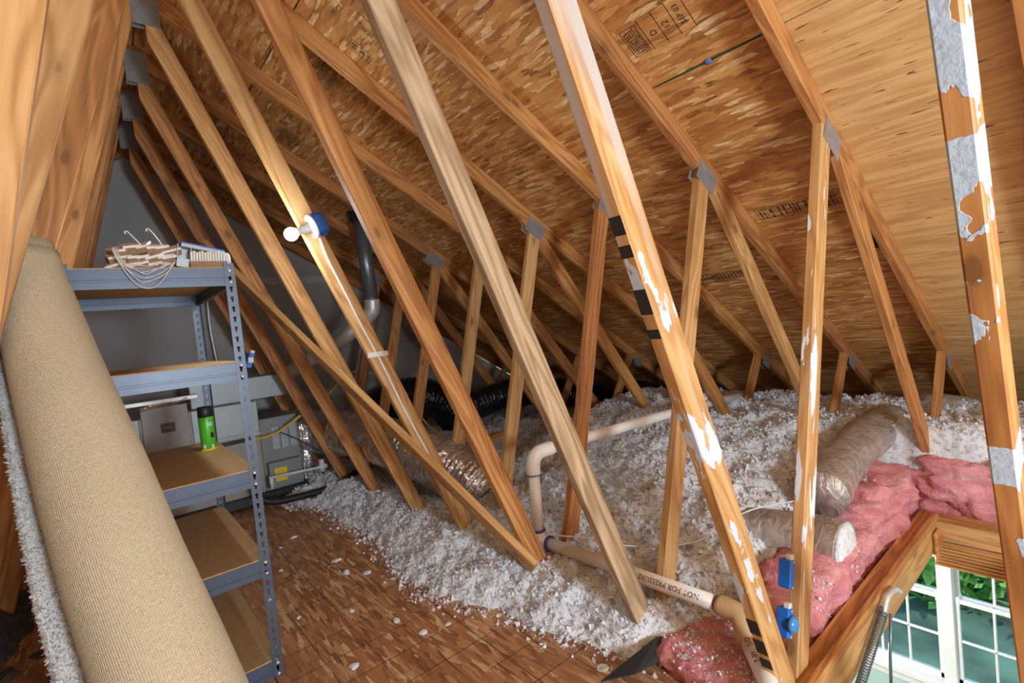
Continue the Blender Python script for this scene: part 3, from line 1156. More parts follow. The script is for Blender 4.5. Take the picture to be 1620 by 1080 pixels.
def ins_h(x, y):
    e = edge_x(y + 0.05 * vnoise(x * 14, y * 14) + 0.02 * vnoise(x * 40, y * 40))
    t = x - e
    es = np.interp(y, EY, EX) + 0.05 * fbm(x * 5 + 9, y * 5, None, 2)
    h = 0.035 * smooth(t, 0.0, 0.05) + 0.075 * smooth(x - es, 0.02, 0.20) + 0.10 * smooth(t, 0.2, 0.6) + 0.30 * smooth(x, 1.5, 3.2)
    h = h * (1 - 0.5 * smooth(x, 3.7, 4.5))
    # lower, trodden patch towards the hatch and the hollow behind the ducts
    h = h - 0.07 * (1 - smooth(y, 0.15, 0.7)) * (1 - smooth(x, 1.9, 2.6))
    h = h * (1 - 0.62 * smooth(y, 2.25, 2.6) * smooth(x, 1.2, 1.7))
    h = h - np.maximum(h - 0.10, 0) * smooth(y, 1.85, 2.15) * smooth(x, 1.0, 1.2) * (1 - smooth(x, 1.85, 2.1))
    h = h + 0.035 * fbm(x * 4.5, y * 4.5, None, 3) * smooth(t, 0.0, 0.25)
    h = h + 0.022 * fbm(x * 16, y * 16, None, 3) * smooth(t, 0.0, 0.08)
    h = h + 0.009 * fbm(x * 70, y * 70, None, 2) * smooth(t, 0.0, 0.04)
    h = np.where(t < 0, -0.03, h)
    # hatch opening with its batts
    h = np.where((y < 0.36) & (x > 1.36) & (x < 3.1), np.minimum(h, 0.03 + 0.02 * fbm(x * 9, y * 9)), h)
    h = h - 0.10 * (1 - smooth(y, 0.36, 0.52)) * smooth(x, 1.2, 1.5) * (1 - smooth(x, 2.9, 3.2))
    cut = (y < 0.13) & (x < 3.0)
    h = np.where(cut, -0.125, h)
    return h


gx = np.arange(0.6, 4.5, 0.0125)
gy = np.arange(-1.4, 4.95, 0.015)
GX, GY = np.meshgrid(gx, gy, indexing='ij')
H = ins_h(GX, GY)
nx, ny = H.shape
V = np.stack([GX, GY, H], -1).reshape(-1, 3)
idx = np.arange(nx * ny).reshape(nx, ny)
F = np.stack([idx[:-1, :-1], idx[1:, :-1], idx[1:, 1:], idx[:-1, 1:]], -1).reshape(-1, 4)
hz = H.reshape(-1)
keep = (hz[F].max(1) > -0.02)
F = F[keep]
# loose flocks: small crumpled quads standing on the surface
n = 105000
fx = 0.65 + 3.6 * rng.random(n)**1.35
fy = -1.0 + 4.9 * rng.random(n)**1.25
hh = ins_h(fx, fy)
stray = (hh < 0) & (fx > edge_x(fy) - 0.12 * rng.random(n)**3) & (fx < edge_x(fy))
hh = np.where(stray, 0.002, hh)
ok = hh > 0.0015
fx, fy, hh = fx[ok], fy[ok], hh[ok]
n = len(fx)
P = np.stack([fx, fy, hh + 0.003], -1)
A = rng.normal(size=(n, 3))
A[:, 2] = np.abs(A[:, 2]) * 0.8
A /= np.linalg.norm(A, axis=1)[:, None]
Bv = np.cross(A, rng.normal(size=(n, 3)))
Bv /= np.linalg.norm(Bv, axis=1)[:, None]
s = (0.005 + 0.011 * rng.random(n)**2)[:, None]
V2 = np.stack([P - A * s * .4, P + Bv * s, P + A * s * 1.3, P - Bv * s * .8], 1).reshape(-1, 3)
F2 = np.arange(4 * n).reshape(-1, 4) + len(V)
me = bpy.data.meshes.new('blown_insulation')
VV = np.concatenate([V, V2])
FF = np.concatenate([F, F2])
me.vertices.add(len(VV))
me.vertices.foreach_set('co', VV.astype(np.float32).ravel())
me.loops.add(FF.size)
me.loops.foreach_set('vertex_index', FF.astype(np.int32).ravel())
me.polygons.add(len(FF))
me.polygons.foreach_set('loop_start', np.arange(0, FF.size, 4, dtype=np.int32))
me.polygons.foreach_set('loop_total', np.full(len(FF), 4, dtype=np.int32))
me.update(calc_edges=True)
ins = put('blown_insulation', me, M['insul'])
tag(ins, 'white fluffy loose insulation heaped along the deck edge', 'insulation', None, 'stuff')

# dark old insulation left of the deck
gx = np.arange(-3.2, -0.64, 0.025)
gy = np.arange(-0.6, 4.95, 0.03)
GX, GY = np.meshgrid(gx, gy, indexing='ij')
H = np.maximum(0.055 + 0.075 * fbm(GX * 7, GY * 7, None, 4), -.03)
H = H * (1 - smooth(GX, -.95, -.70)) + (.03 * fbm(GX * 20, GY * 20, None, 2) - .012) * smooth(GX, -.95, -.70)
nx, ny = H.shape
idx = np.arange(nx * ny).reshape(nx, ny)
F = np.stack([idx[:-1, :-1], idx[1:, :-1], idx[1:, 1:], idx[:-1, 1:]], -1).reshape(-1, 4)
o = put('old_insulation', mesh_from('old_insulation', np.stack([GX, GY, H], -1).reshape(-1, 3), F.tolist()), M['insul_dark'])
tag(o, 'dark dirty old insulation beside the rolled carpet', 'insulation', None, 'stuff')


def clump(name, c, r, mat, parent=None, seed=0, sub=3, amp=.35, fr=9):
    bm = bmesh.new()
    bmesh.ops.create_icosphere(bm, subdivisions=sub, radius=1)
    co = np.array([v.co[:] for v in bm.verts])
    d = 1 + amp * fbm(co[:, 0] * fr * .25 + seed, co[:, 1] * fr * .25, co[:, 2] * fr * .25 + seed, 4)
    for v, k in zip(bm.verts, d):
        v.co = Vector((v.co.x * r[0] * k, v.co.y * r[1] * k, max(v.co.z * r[2] * k, -r[2] * .5)))
    return put(name, bm_mesh(name, bm), mat, parent, Matrix.Translation(c))


SCRAPS = [(0.45, 1.75), (0.56, 1.50), (0.60, 1.33), (0.71, 1.30), (0.33, 2.5), (0.42, 2.85), (0.53, 2.95), (0.12, 1.22), (0.60, 2.35), (0.30, 1.35), (0.58, 2.15), (0.66, 2.05), (0.25, 1.9), (0.2, 2.2), (0.5, 0.95), (0.95, 0.62)]
for q, (x, y) in enumerate(SCRAPS):
    s = random.uniform(.011, .024)
    o = clump('insulation_scrap', (x, y, s * .22), (s * random.uniform(.7, 1.6), s, s * .45), M['insul'], None, q * 3.3, 2)
    tag(o, 'small white scrap of insulation lying on the deck', 'scrap', 'insulation scraps on the deck')

# ------------------------------------------------------------------ pink batts
def batt(name, lo, hi, label, amp=0.035, res=0.022, seed=0.0, top=None):
    """puffy torn block: a fine box displaced by layered noise"""
    lo = np.array(lo)
    hi = np.array(hi)
    s = hi - lo
    V, F = [], []

    def face(o, u, v, nu, nv):
        b = len(V)
        for i in range(nu + 1):
            for j in range(nv + 1):
                V.append(o + u * i / nu + v * j / nv)
        for i in range(nu):
            for j in range(nv):
                a = b + i * (nv + 1) + j
                F.append((a, a + nv + 1, a + nv + 2, a + 1))
    n = [max(2, int(s[i] / res)) for i in range(3)]
    ex, ey, ez = np.eye(3) * s
    face(lo + ez, ex, ey, n[0], n[1])
    face(lo, ey, ex, n[1], n[0])
    face(lo, ex, ez, n[0], n[2])
    face(lo + ey, ez, ex, n[2], n[0])
    face(lo, ez, ey, n[2], n[1])
    face(lo + ex, ey, ez, n[1], n[2])
    V = np.array(V)
    c = (lo + hi) / 2
    q = (V - c) / (s / 2)
    # round the block
    rr = np.maximum(np.abs(q).max(1), 1e-6)
    qq = q / (np.sum(np.abs(q)**5, 1)**0.2)[:, None]
    V = c + qq * (s / 2)
    nrm = qq / np.linalg.norm(qq, axis=1)[:, None]
    d = fbm(V[:, 0] * 7 + seed, V[:, 1] * 7, V[:, 2] * 22 + seed, 4) * amp + fbm(V[:, 0] * 30, V[:, 1] * 30, V[:, 2] * 60, 3) * amp * .3
    V = V + nrm * d[:, None]
    if top is not None:
        V[:, 2] += top(V[:, 0], V[:, 1])
    bm = bmesh.new()
    vs = [bm.verts.new(v) for v in V]
    for f in F:
        bm.faces.new([vs[i] for i in f])
    bmesh.ops.remove_doubles(bm, verts=bm.verts[:], dist=0.0008)
    bmesh.ops.recalc_face_normals(bm, faces=bm.faces[:])
    o = put(name, bm_mesh(name, bm), M['pink'], None, None, True)
    tag(o, label, 'insulation batt', 'pink insulation batts around the hatch')
    return o


batt('pink_batt', (3.02, -.62, -.025), (3.75, .16, .36), 'thick torn pink batt stacked behind the far end of the hatch', .05, .02, 1.0)
batt('pink_batt', (3.00, -.60, -.025), (3.35, .14, .10), 'flattened pink batt under the torn one at the hatch header', .03, .02, 5.0)
batt('pink_batt', (1.40, .115, -.025), (2.55, .36, .19), 'long pink batt along the hatch trim beside the painted post', .03, .018, 2.0)
batt('pink_batt', (1.06, .08, -.025), (1.42, .50, .09), 'pink batt speckled with white lint at the foot of the spray-marked web', .03, .016, 3.0)
batt('pink_batt', (2.40, .115, -.025), (3.15, .40, .28), 'pink batt tucked between the foil ducts and the hatch corner', .04, .02, 4.0)
batt('pink_batt', (1.30, -.72, -.025), (3.0, -.50, .10), 'pink batt lying behind the blue painted post', .03, .03, 8.0)

# white lint blown over the batts
V, F = [], []
for o in [q for q in bpy.data.objects if q.name.startswith('pink_batt')]:
    me = o.data
    P = np.array([v.co[:] for v in me.vertices])
    Nz = np.array([v.normal[2] for v in me.vertices])
    nz = fbm(P[:, 0] * 6, P[:, 1] * 6, None, 3)
    w = np.clip((nz - .25) * 1.4, 0, 1)
    w[P[:, 0] < 1.45] += .22
    pick = np.where((Nz > .15) & (rng.random(len(P)) < w * .9))[0]
    for i in pick:
        for q in range(3):
            c = Vector(P[i]) + Vector(rng.normal(size=3) * .010)
            a = Vector(rng.normal(size=3)).normalized() * random.uniform(.004, .011)
            b_ = a.cross(Vector(rng.normal(size=3))).normalized() * random.uniform(.003, .008)
            b = len(V)
            V += [c - a * .4, c + b_, c + a, c - b_]
            F.append((b, b + 1, b + 2, b + 3))
o = put('insulation_lint', mesh_from('insulation_lint', V, F), M['insul'])
tag(o, 'white lint scattered over the pink batts', 'insulation', None, 'stuff')

# ------------------------------------------------------------------ hatch
ht = thing('attic_hatch', ((HX0 + HX1) / 2, HY1, -.14), 'wooden attic hatch frame opening over a bright window', 'hatch')
# lining boards
box('lining_board', (HX0, HY1 - .02, -.085), (HX1, HY1, .05), M['pale'], ht, .002)
box('lining_board', (HX0, HY0, -.085), (HX1, HY0 + .02, .05), M['pale'], ht, .002)
beam('header_board', (HX1 - .012, HY0 + .021, .005), (HX1 - .012, HY1 - .021, .005), (0, 0, 1), .095, .024, M['pale'], ht)
# trim boards on top
beam('trim_board', (1.0, .068, .056), (HX1 + .085, .068, .056), (0, 1, 0), .062, .019, M['orange'], ht)
beam('trim_board', (1.0, .022, .070), (HX1 + .01, .022, .070), (0, 1, 0), .026, .038, M['orange'], ht)
beam('trim_board', (HX1 + .04, HY0 - .03, .058), (HX1 + .04, HY1 + .0, .058), (1, 0, 0), .07, .019, M['orange'], ht)
beam('trim_board', (HX0 + .3, HY0 - .03, .056), (HX1 + .08, HY0 - .03, .056), (0, 1, 0), .05, .019, M['orange'], ht)
# hinge block at the far corner
bm = bmesh.new()
add_box(bm, (HX1 - .13, HY1 - .045, -.10), (HX1 - .03, HY1 - .021, .03), .01)
put('corner_block', bm_mesh('corner_block', bm), M['orange'], ht)
# folded ladder: a pack of thin treads below the header
ld = thing('folded_ladder', (HX1 - .3, -.2, -.3), 'pack of thin pleated wooden strips hanging under the hatch header', 'ladder')
for q in range(7):
    zz = -.05 - q * .0115
    beam('strip', (HX1 - .05 - q * .012, HY0 + .03, zz), (HX1 - .05 - q * .012, HY1 - .03, zz), (0, 0, 1), .009, .05, M['pale'], ld)
# spring and arm
sp = thing('hatch_spring', (1.5, .0, -.05), 'black coil spring with bent steel arm at the hatch edge', 'spring')
a, b = Vector((1.86, -.012, .045)), Vector((1.36, -.012, -.16))
dirn = (b - a).normalized()
s1 = dirn.cross(Vector((0, 1, 0))).normalized()
s2 = dirn.cross(s1)
turns = 46
path = [a.lerp(b, i / (turns * 8)) + (s1 * math.cos(i / 8 * 2 * math.pi) + s2 * math.sin(i / 8 * 2 * math.pi)) * .0135 for i in range(turns * 8 + 1)]
tube('coil', path, .0031, M['galv_dark'], sp, 5)
tube('arm', catmull([(2.06, -.02, .045), (1.99, -.02, .085), (1.91, -.016, .088), (1.87, -.012, .05), (1.85, -.012, .035)], 6), .011, M['galv'], sp, 8)
tube('rod', [(1.88, -.03, .04), (1.84, -.03, -.10), (1.80, -.03, -.40)], .0055, M['galv_dark'], sp, 8)
lathe('pivot', [(.02, -.008), (.02, .008)], M['galv_dark'], sp, frame((1.87, -.005, .045), (1, 0, 0), (0, 1, 0)), 14, False)

# ------------------------------------------------------------------ foil ducts on the right
def duct(name, path, r, mat, label, cat='duct', group=None, seg=28, wr=.012, end=None):
    P = catmull(path, 60 if wr else 26)
    root = thing(name, P[0], label, cat, group)

    def disp(s_, a):
        v_ = wr * math.sin(s_ * 2 * math.pi / .040 + .8 * math.sin(a * 2)) if wr else 0.0
        f_ = (34.0, 3.5, .055) if wr else (9.0, 2.0, .035)
        return v_ + f_[2] * float(vnoise(np.array([s_ * f_[0]]), np.array([math.cos(a) * f_[1]]), np.array([math.sin(a) * f_[1]]))[0])
    V, F = tube_geo(P, r, seg, end is None, disp)
    put('foil_sleeve', mesh_from('foil_sleeve', V, F), mat, root, None, True)
    return root


W1 = duct('foil_duct', [(2.20, .30, .34), (2.50, .33, .38), (2.95, .34, .42), (3.35, .30, .45)], .115, M['foil_warm'], 'tan foil wrapped duct lying up the insulation slope', wr=.0)
W2 = duct('foil_duct', [(3.62, .20, .47), (3.85, .05, .42), (4.05, -.12, .34)], .12, M['foil_warm'], 'short tan foil duct emerging behind the slanting web', wr=.0)
W3 = duct('foil_duct', [(1.98, .62, .16), (2.0, .45, .18), (2.0, .28, .20), (1.99, .145, .20)], .115, M['foil_warm'], 'foil wrapped duct stub with an open white end', wr=.0)
lathe('white_end', [(.112, -.012), (.115, .004), (.09, .012), (.0005, .014)], M['insul'], W3, frame((1.99, .142, .20), (1, 0, 0), (0, -1, 0)), 26)
V = [(1.955, .645, .125), (1.99, .42, .125), (1.62, .325, .11), (1.585, .54, .11)]
pp = thing('plastic_sheet', (1.79, .48, .12), 'pale framed panel lying on the insulation beside the foil duct stub', 'panel')
cx = sum((Vector(v) for v in V), Vector()) / 4
for i in range(4):
    a, b = Vector(V[i]), Vector(V[(i + 1) % 4])
    beam('edge_strip', a + Vector((0, 0, .045)), b + Vector((0, 0, .045)), (0, 0, 1), .01, .022, M['card_white'], pp)
put('sheet', mesh_from('sheet', [Vector(v) + Vector((0, 0, .043)) for v in V] + [Vector(v) + Vector((0, 0, .039)) for v in V], [(0, 1, 2, 3), (7, 6, 5, 4), (0, 4, 5, 1), (1, 5, 6, 2), (2, 6, 7, 3), (3, 7, 4, 0)]), plain('sheet_grey', (0.55, 0.53, 0.51), .6), pp)

# ------------------------------------------------------------------ big silver duct from the air handler
duct('flexible_duct', [(.98, 4.28, .50), (1.12, 4.05, .47), (1.24, 3.60, .48), (1.30, 3.10, .46), (1.40, 2.62, .38), (1.52, 2.30, .25), (1.58, 2.12, .14)], .185, M['foil'], 'large shiny silver flexible duct running behind the long webs', wr=.022, seg=44)
duct('flexible_duct', [(2.0, 4.6, .50), (2.25, 4.3, .60), (2.55, 4.2, .45), (2.75, 4.25, .2)], .20, M['foil_black'], 'black flexible duct arching in the dark behind the silver one', wr=.02, seg=28)
duct('flexible_duct', [(2.45, 3.75, .42), (3.0, 3.6, .52), (3.6, 3.5, .45), (4.1, 3.3, .3)], .15, M['foil_black'], 'black ribbed duct lying in the dark eave past the posts', wr=.03, seg=28)
duct('flexible_duct', [(3.45, 2.5, .40), (3.7, 2.4, .44), (3.95, 2.2, .36)], .15, M['foil_black'], 'black duct end behind the insulation ridge near the eave', wr=.02, seg=28)

# ------------------------------------------------------------------ PVC drain pipes
pv = thing('drain_pipe', (1.28, 1.27, .05), 'cream plastic drain pipe with elbow rising out of the insulation', 'pipe')
R = .029
tube('pipe', [(1.262, 1.28, .17), (1.268, 1.275, .53)], R, M['pvc'], pv, 18)
tube('elbow', catmull([(1.268, 1.275, .525), (1.272, 1.275, .585), (1.31, 1.272, .625), (1.40, 1.268, .63)], 8), R * 1.22, M['pvc'], pv, 18)
tube('pipe', [(1.38, 1.268, .63), (2.45, 1.26, .60), (3.55, 1.25, .555)], R, M['pvc'], pv, 18)
tube('collar', [(1.262, 1.28, .12), (1.263, 1.279, .235)], R * 1.25, M['pvc'], pv, 18)
tube('primer_ring', [(1.263, 1.279, .234), (1.263, 1.279, .246)], R * 1.27, M['purple'], pv, 18)
tube('primer_ring', [(1.268, 1.275, .522), (1.268, 1.275, .527)], R * 1.24, M['purple'], pv, 18)
tube('branch', [(1.262, 1.29, .18), (1.272, 1.215, .185)], R * 1.25, M['pvc'], pv, 18)
tube('primer_ring', [(1.2715, 1.22, .185), (1.273, 1.205, .185)], R * 1.28, M['purple'], pv, 18)


def pipe_text(body, size, A, B, r, t, parent):
    """print bent round a pipe from A to B, reading A to B, centred at fraction t"""
    A, B = Vector(A), Vector(B)
    x = (B - A).normalized()
    c = A.lerp(B, t)
    z = (CAM - c)
    z = (z - x * z.dot(x)).normalized()
    yv = z.cross(x)
    me = text_mesh(body, size)
    rr = r + .0007
    for v in me.vertices:
        a = v.co.y / rr
        v.co = x * v.co.x + yv * (math.sin(a) * rr) + z * (math.cos(a) * rr)
    return put('pipe_lettering', me, M['ink'], parent, Matrix.Translation(c))


lo = thing('drain_pipe', (1.28, .75, .15), 'low cream drain pipe lettered NOT FOR PRESSURE, threading between webs', 'pipe')
A, B = (1.305, .33, .19), (1.272, 1.215, .185)
tube('pipe', [A, B], R, M['pvc'], lo, 18)
pipe_text('NOT FOR PRESSURE', .030, A, B, R, .24, lo)
tube('primer_ring', [(1.305, .33, .19), (1.304, .355, .19)], R * 1.06, M['purple'], lo, 18)
tube('coupling', catmull([(1.306, .345, .19), (1.30, .27, .185), (1.275, .235, .15), (1.25, .215, .12)], 6), R * 1.28, M['abs_tan'], lo, 18)
A, B = (.98, -.02, .14), (1.262, .222, .13)
dn = thing('drain_pipe', (1.2, .15, .1), 'plastic drain pipe with black lettering heading to the deck from the tan coupling', 'pipe')
tube('pipe', [A, B], R, M['pvc'], dn, 18)
pipe_text('F-891  NOT', .028, A, B, R, .78, dn)
o = tube('thin_cord', catmull([(1.29, 1.19, .225), (1.33, 1.0, .25), (1.42, .80, .235), (1.6, .60, .25), (1.86, .50, .32), (2.06, .40, .325), (2.14, .33, .33)], 8), .0035, M['cable_white'], None, 6)
tag(o, 'thin white cord trailing from the drain pipe over the insulation', 'cord')
MRED = plain('red_print', (0.55, 0.02, 0.03), .6)
rl = thing('measuring_strip', (3.05, 1.30, .45), 'white depth strip with red marks standing in the insulation', 'ruler')
box('strip', (2.86, 1.24, .42), (2.90, 1.245, .66), M['card_white'], rl)
for q in range(6):
    box('red_mark', (2.87, 1.2388, .640 - q * .038), (2.888, 1.2396, .652 - q * .038), MRED, rl)

# black felt scraps at the deck edge
for lab, pts in (('black felt strip curling over the deck edge', [(.86, .55), (.95, .47), (1.14, .455), (1.235, .47), (1.15, .52)]),
                 ('short black felt scrap under the curling strip', [(1.10, .44), (1.16, .40), (1.19, .44), (1.15, .475)])):
    bm = bmesh.new()
    vs = [bm.verts.new((x, y, .035 + .06 * max(0, x - 1.0) + .02 * math.sin(i * 2))) for i, (x, y) in enumerate(pts)]
    f = bm.faces.new(vs)
    g = bmesh.ops.extrude_face_region(bm, geom=[f])
    for v in g['geom']:
        if isinstance(v, bmesh.types.BMVert):
            v.co.z += .004
    bmesh.ops.recalc_face_normals(bm, faces=bm.faces[:])
    o = put('felt_strip', bm_mesh('felt_strip', bm), plain('felt_black', (0.03, 0.03, 0.032), .9), None)
    tag(o, lab, 'felt')

# ------------------------------------------------------------------ bulb on its blue box
L0 = Vector((.03, 0, 3.05))
dW = Vector((1.257, 0, -3.05)).normalized()
lf = thing('lamp_holder', (.50, 1.775, 1.80), 'lit bare bulb in white holder on a blue junction box', 'lamp')
ax = Vector((-.93, -.06, -.36)).normalized()
c0 = Vector((.478, 1.765, 1.835))
mw = frame(c0, (0, -1, 0), ax)
bm = bmesh.new()
add_box(bm, (-.046, -.046, -.062), (.046, .046, -.004), .008)
for sx in (-1, 1):
    add_box(bm, (-.012, sx * .05 - .008, -.05), (.012, sx * .05 + .008, -.03), .002)
for q in range(4):
    add_box(bm, (-.049, -.03 + q * .018, -.06), (-.044, -.022 + q * .018, -.01))
put('junction_box', bm_mesh('junction_box', bm), M['blue_plastic'], lf, mw)
lathe('base_plate', [(.0005, -.004), (.057, -.004), (.058, .002), (.052, .008), (.03, .011), (.022, .016), (.0005, .016)], M['white_plastic'], lf, mw, 32)
lathe('socket', [(.021, .012), (.0195, .04), (.017, .042), (.016, .058)], M['white_plastic'], lf, mw, 24)
lathe('bulb_neck', [(.014, .054), (.0165, .066), (.021, .078)], M['white_plastic'], lf, mw, 24)
lathe('bulb', [(.020, .078)] + [(.031 * math.cos(a_), .104 + .031 * math.sin(a_)) for a_ in [math.radians(d_) for d_ in (-50, -30, -10, 10, 30, 50, 65, 78, 89.5)]], M['bulb'], lf, mw, 28)
light('bulb_light', 'POINT', tuple(c0 + ax * .22), 12, (0.96, 0.98, 1.0), 0.035)
pts = [(.515, 1.79, 1.80), (.535, 1.789, 1.72), (.555, 1.789, 1.66), (.607, 1.789, 1.531), (.681, 1.789, 1.338), (.755, 1.789, 1.165), (.86, 1.789, .887), (.965, 1.789, .64), (1.06, 1.789, .42)]
o = tube('white_cable', catmull(pts, 6), .0055, M['cable_white'], None, 8)
tag(o, 'white cable stapled down the web below the bulb', 'cable')
o = box('cable_tape', (.69, 1.785, 1.19), (.80, 1.793, 1.215), M['card_white'])
tag(o, 'strip of white tape holding the cable to the web', 'tape')

# blue boxes on the painted post and on a far web
def blue_box(loc, lab, rot, s=1.0, cover=False):
    t = thing('junction_box', loc, lab, 'junction box', 'blue junction boxes')
    mw = Matrix.Translation(loc) @ Matrix.Rotation(rot, 4, 'Y')
    bm = bmesh.new()
    add_box(bm, (-.017 * s, -.02 * s, -.045 * s), (.017 * s, .02 * s, .045 * s), .004)
    put('box_body', bm_mesh('box_body', bm), M['blue_plastic'], t, mw)
    bm = bmesh.new()
    add_box(bm, (-.012 * s, -.018 * s, .045 * s), (.012 * s, .0, .062 * s), .002)
    put('clamp', bm_mesh('clamp', bm), M['white_plastic'], t, mw)
    for zz in (-.04, .04):
        lathe('screw', [(.004, 0), (.004, .002), (.0005, .002)], M['zinc'], t, mw @ frame((0, -.0205 * s, zz * s), (1, 0, 0), (0, -1, 0)), 8)
    if cover:
        lathe('dome_cover', [(.028 * s, 0), (.026 * s, .012), (.015 * s, .02), (.0005, .022)], plain('blue_dome', (0.05, 0.25, 0.62), .2), t, mw @ frame((0, -.02 * s, 0), (1, 0, 0), (0, -1, 0)), 20)
    return t


blue_box((1.318, .10, .385), 'blue switch box on the left edge of the painted post, upper of two', .28)
blue_box((1.275, .10, .240), 'blue box with rounded front low on the painted post', .28, 1.0, True)
t = blue_box((.415, 3.05, 1.215), 'blue outlet box with white plate on a web behind the shelving', .35, 1.1)
box('cover_plate', (.367, 3.01, 1.15), (.373, 3.08, 1.285), M['white_plastic'], t)
box('sticker', (.40, 3.0145, 1.20), (.43, 3.0165, 1.235), M['card_white'], t)

# ------------------------------------------------------------------ shelving unit
SX0, SX1, SY0, SY1, SZ = -.435, .085, 1.535, 2.45, 1.632
sh = thing('shelving_unit', (-.175, 2.0, 0), 'grey-blue steel boltless shelving with five particle board shelves', 'shelving')


def keyhole(cx, cy, s=1.0):
    pts = []
    for i in range(9):
        a = math.radians(-55 + i * 290 / 8)
        pts.append((cx + math.cos(a) * .0062 * s, cy + .006 + math.sin(a + 0) * .0062 * s))
    pts.append((cx - .0032 * s, cy - .010))
    pts.append((cx + .0032 * s, cy - .010))
    return pts


def flange_mesh(width, height):
    cu = bpy.data.curves.new('flange', 'CURVE')
    cu.dimensions = '2D'
    cu.fill_mode = 'BOTH'
    cu.extrude = .0009

    def poly(pts):
        sp_ = cu.splines.new('POLY')
        sp_.points.add(len(pts) - 1)
        for p, (x, y) in zip(sp_.points, pts):
            p.co = (x, y, 0, 1)
        sp_.use_cyclic_u = True
    poly([(0, 0), (width, 0), (width, height), (0, height)])
    z = .03
    while z < height - .02:
        poly(keyhole(width * .52, z))
        z += .0385
    ob = bpy.data.objects.new('flange', cu)
    me = bpy.data.meshes.new_from_object(ob)
    bpy.data.objects.remove(ob)
    return me


fm = flange_mesh(.036, SZ)
LEV = [1.60, 1.235, .812, .455, .048]       # underside of board front edge (top of beams)
for x, sx in ((SX0, 1), (SX1, -1)):
    for y, sy in ((SY0, 1), (SY1, -1)):
        up_ = bpy.data.objects.new('upright', None)
        up_.location = (x, y, 0)
        col.objects.link(up_)
        up_.parent = sh
        up_.matrix_parent_inverse = Matrix.Translation(sh.location).inverted()
        WM[up_.name] = Matrix.Translation((x, y, 0))
        put('flange', fm.copy(), M['steel_blue'], up_, frame((x, y, 0), (sx, 0, 0), (0, -1, 0)) if False else Matrix(((sx, 0, 0, x), (0, 0, -1, y), (0, 1, 0, 0), (0, 0, 0, 1))))
        put('flange', fm.copy(), M['steel_blue'], up_, Matrix(((0, 0, 1, x), (sy, 0, 0, y), (0, 1, 0, 0), (0, 0, 0, 1))))


def shelf_beam(A, B, inward, parent):
    """stepped boltless beam: profile in (out, up)"""
    A, B = Vector(A), Vector(B)
    x = (B - A).normalized()
    z = Vector((0, 0, 1))
    y = Vector(inward)
    pr = [(.0, .0), (.0, -.036), (.005, -.038), (.005, -.043), (.0, -.045), (.0, -.068), (.012, -.068), (.012, -.066), (.0022, -.066), (.0022, -.002), (.016, -.002), (.016, .0)]
    V, F = [], []
    for P in (A, B):
        for o_, u_ in pr:
            V.append(P + y * o_ + z * u_)
    n = len(pr)
    for i in range(n):
        k = (i + 1) % n
        F.append((i, k, n + k, n + i))
    bm = bmesh.new()
    vs = [bm.verts.new(v) for v in V]
    for f in F:
        bm.faces.new([vs[i] for i in f])
    bm.faces.new([vs[i] for i in range(n)])
    bm.faces.new([vs[n + i] for i in range(n)][::-1])
    bmesh.ops.recalc_face_normals(bm, faces=bm.faces[:])
    return put('beam', bm_mesh('beam', bm), M['steel_blue'], parent)


for li, z in enumerate(LEV):
    shelf_beam((SX0 + .004, SY0 + .001, z + .014), (SX1 - .03, SY0 + .001, z + .014), (0, 1, 0), sh)
    shelf_beam((SX0 + .004, SY1 - .001, z + .014), (SX1 - .004, SY1 - .001, z + .014), (0, -1, 0), sh)
    shelf_beam((SX0 + .001, SY0 + .004, z + .014), (SX0 + .001, SY1 - .004, z + .014), (1, 0, 0), sh)
    shelf_beam((SX1 - .003, SY0 + .03, z + .014), (SX1 - .003, SY1 - .004, z + .014), (-1, 0, 0), sh)
    bm = bmesh.new()
    add_box(bm, (SX0 + .006, SY0 + .006, z + .001), (SX1 - .006, SY1 - .006, z + .019), .001)
    put('shelf_board', bm_mesh('shelf_board', bm), M['particle'], sh)
    for dz in (.004, -.040):
        lathe('rivet', [(.0065, 0), (.005, .0025), (.0005, .003)], M['zinc'], sh, frame((SX1 - .017, SY0 - .0012, z + dz), (1, 0, 0), (0, -1, 0)), 10)

# ------------------------------------------------------------------ things on the shelves
TZ = LEV[0] + .0195
bd = thing('board_bundle', (-.19, 1.62, TZ), 'jumbled bundle of broken white-faced boards with brown edges on the top shelf', 'bundle')
rr_ = random.Random(4)
for q in range(18):
    w = rr_.uniform(.045, .085)
    row, cl = q // 6, q % 6
    cx = -.262 + cl * .028 + row * .006 + rr_.uniform(-.006, .006)
    zz = TZ + .018 + row * .027 + (.012 if 1 <= cl <= 4 else 0) * (row == 2)
    cy = 1.592 + row * .018 + rr_.uniform(0, .012)
    rt_ = Matrix.Rotation(rr_.uniform(-.34, -.10), 3, 'Y') @ Matrix.Rotation(rr_.uniform(-.35, .35), 3, 'Z') @ Matrix.Rotation(.25, 3, 'X')
    bm = bmesh.new()
    add_box(bm, (-w / 2, -.05, -.016), (w / 2, .05, .003), .001, rt_)
    put('board_core', bm_mesh('board_core', bm), M['cardboard'], bd, Matrix.Translation((cx, cy, zz)))
    bm = bmesh.new()
    add_box(bm, (-w / 2 - .002, -.053, .003), (w / 2 + .002, .052, .012), .001, rt_)
    put('board_face', bm_mesh('board_face', bm), M['card_white'], bd, Matrix.Translation((cx, cy, zz)))
for hx, hz in ((-.225, 1.757), (-.162, 1.768)):
    tube('wire_hook', catmull([(hx + .035, 1.60, 1.705), (hx + .012, 1.60, hz - .02), (hx, 1.60, hz - .004), (hx - .006, 1.60, hz), (hx - .010, 1.60, hz - .004), (hx - .008, 1.60, hz - .010)], 5), .0022, M['cable_white'], bd, 6)
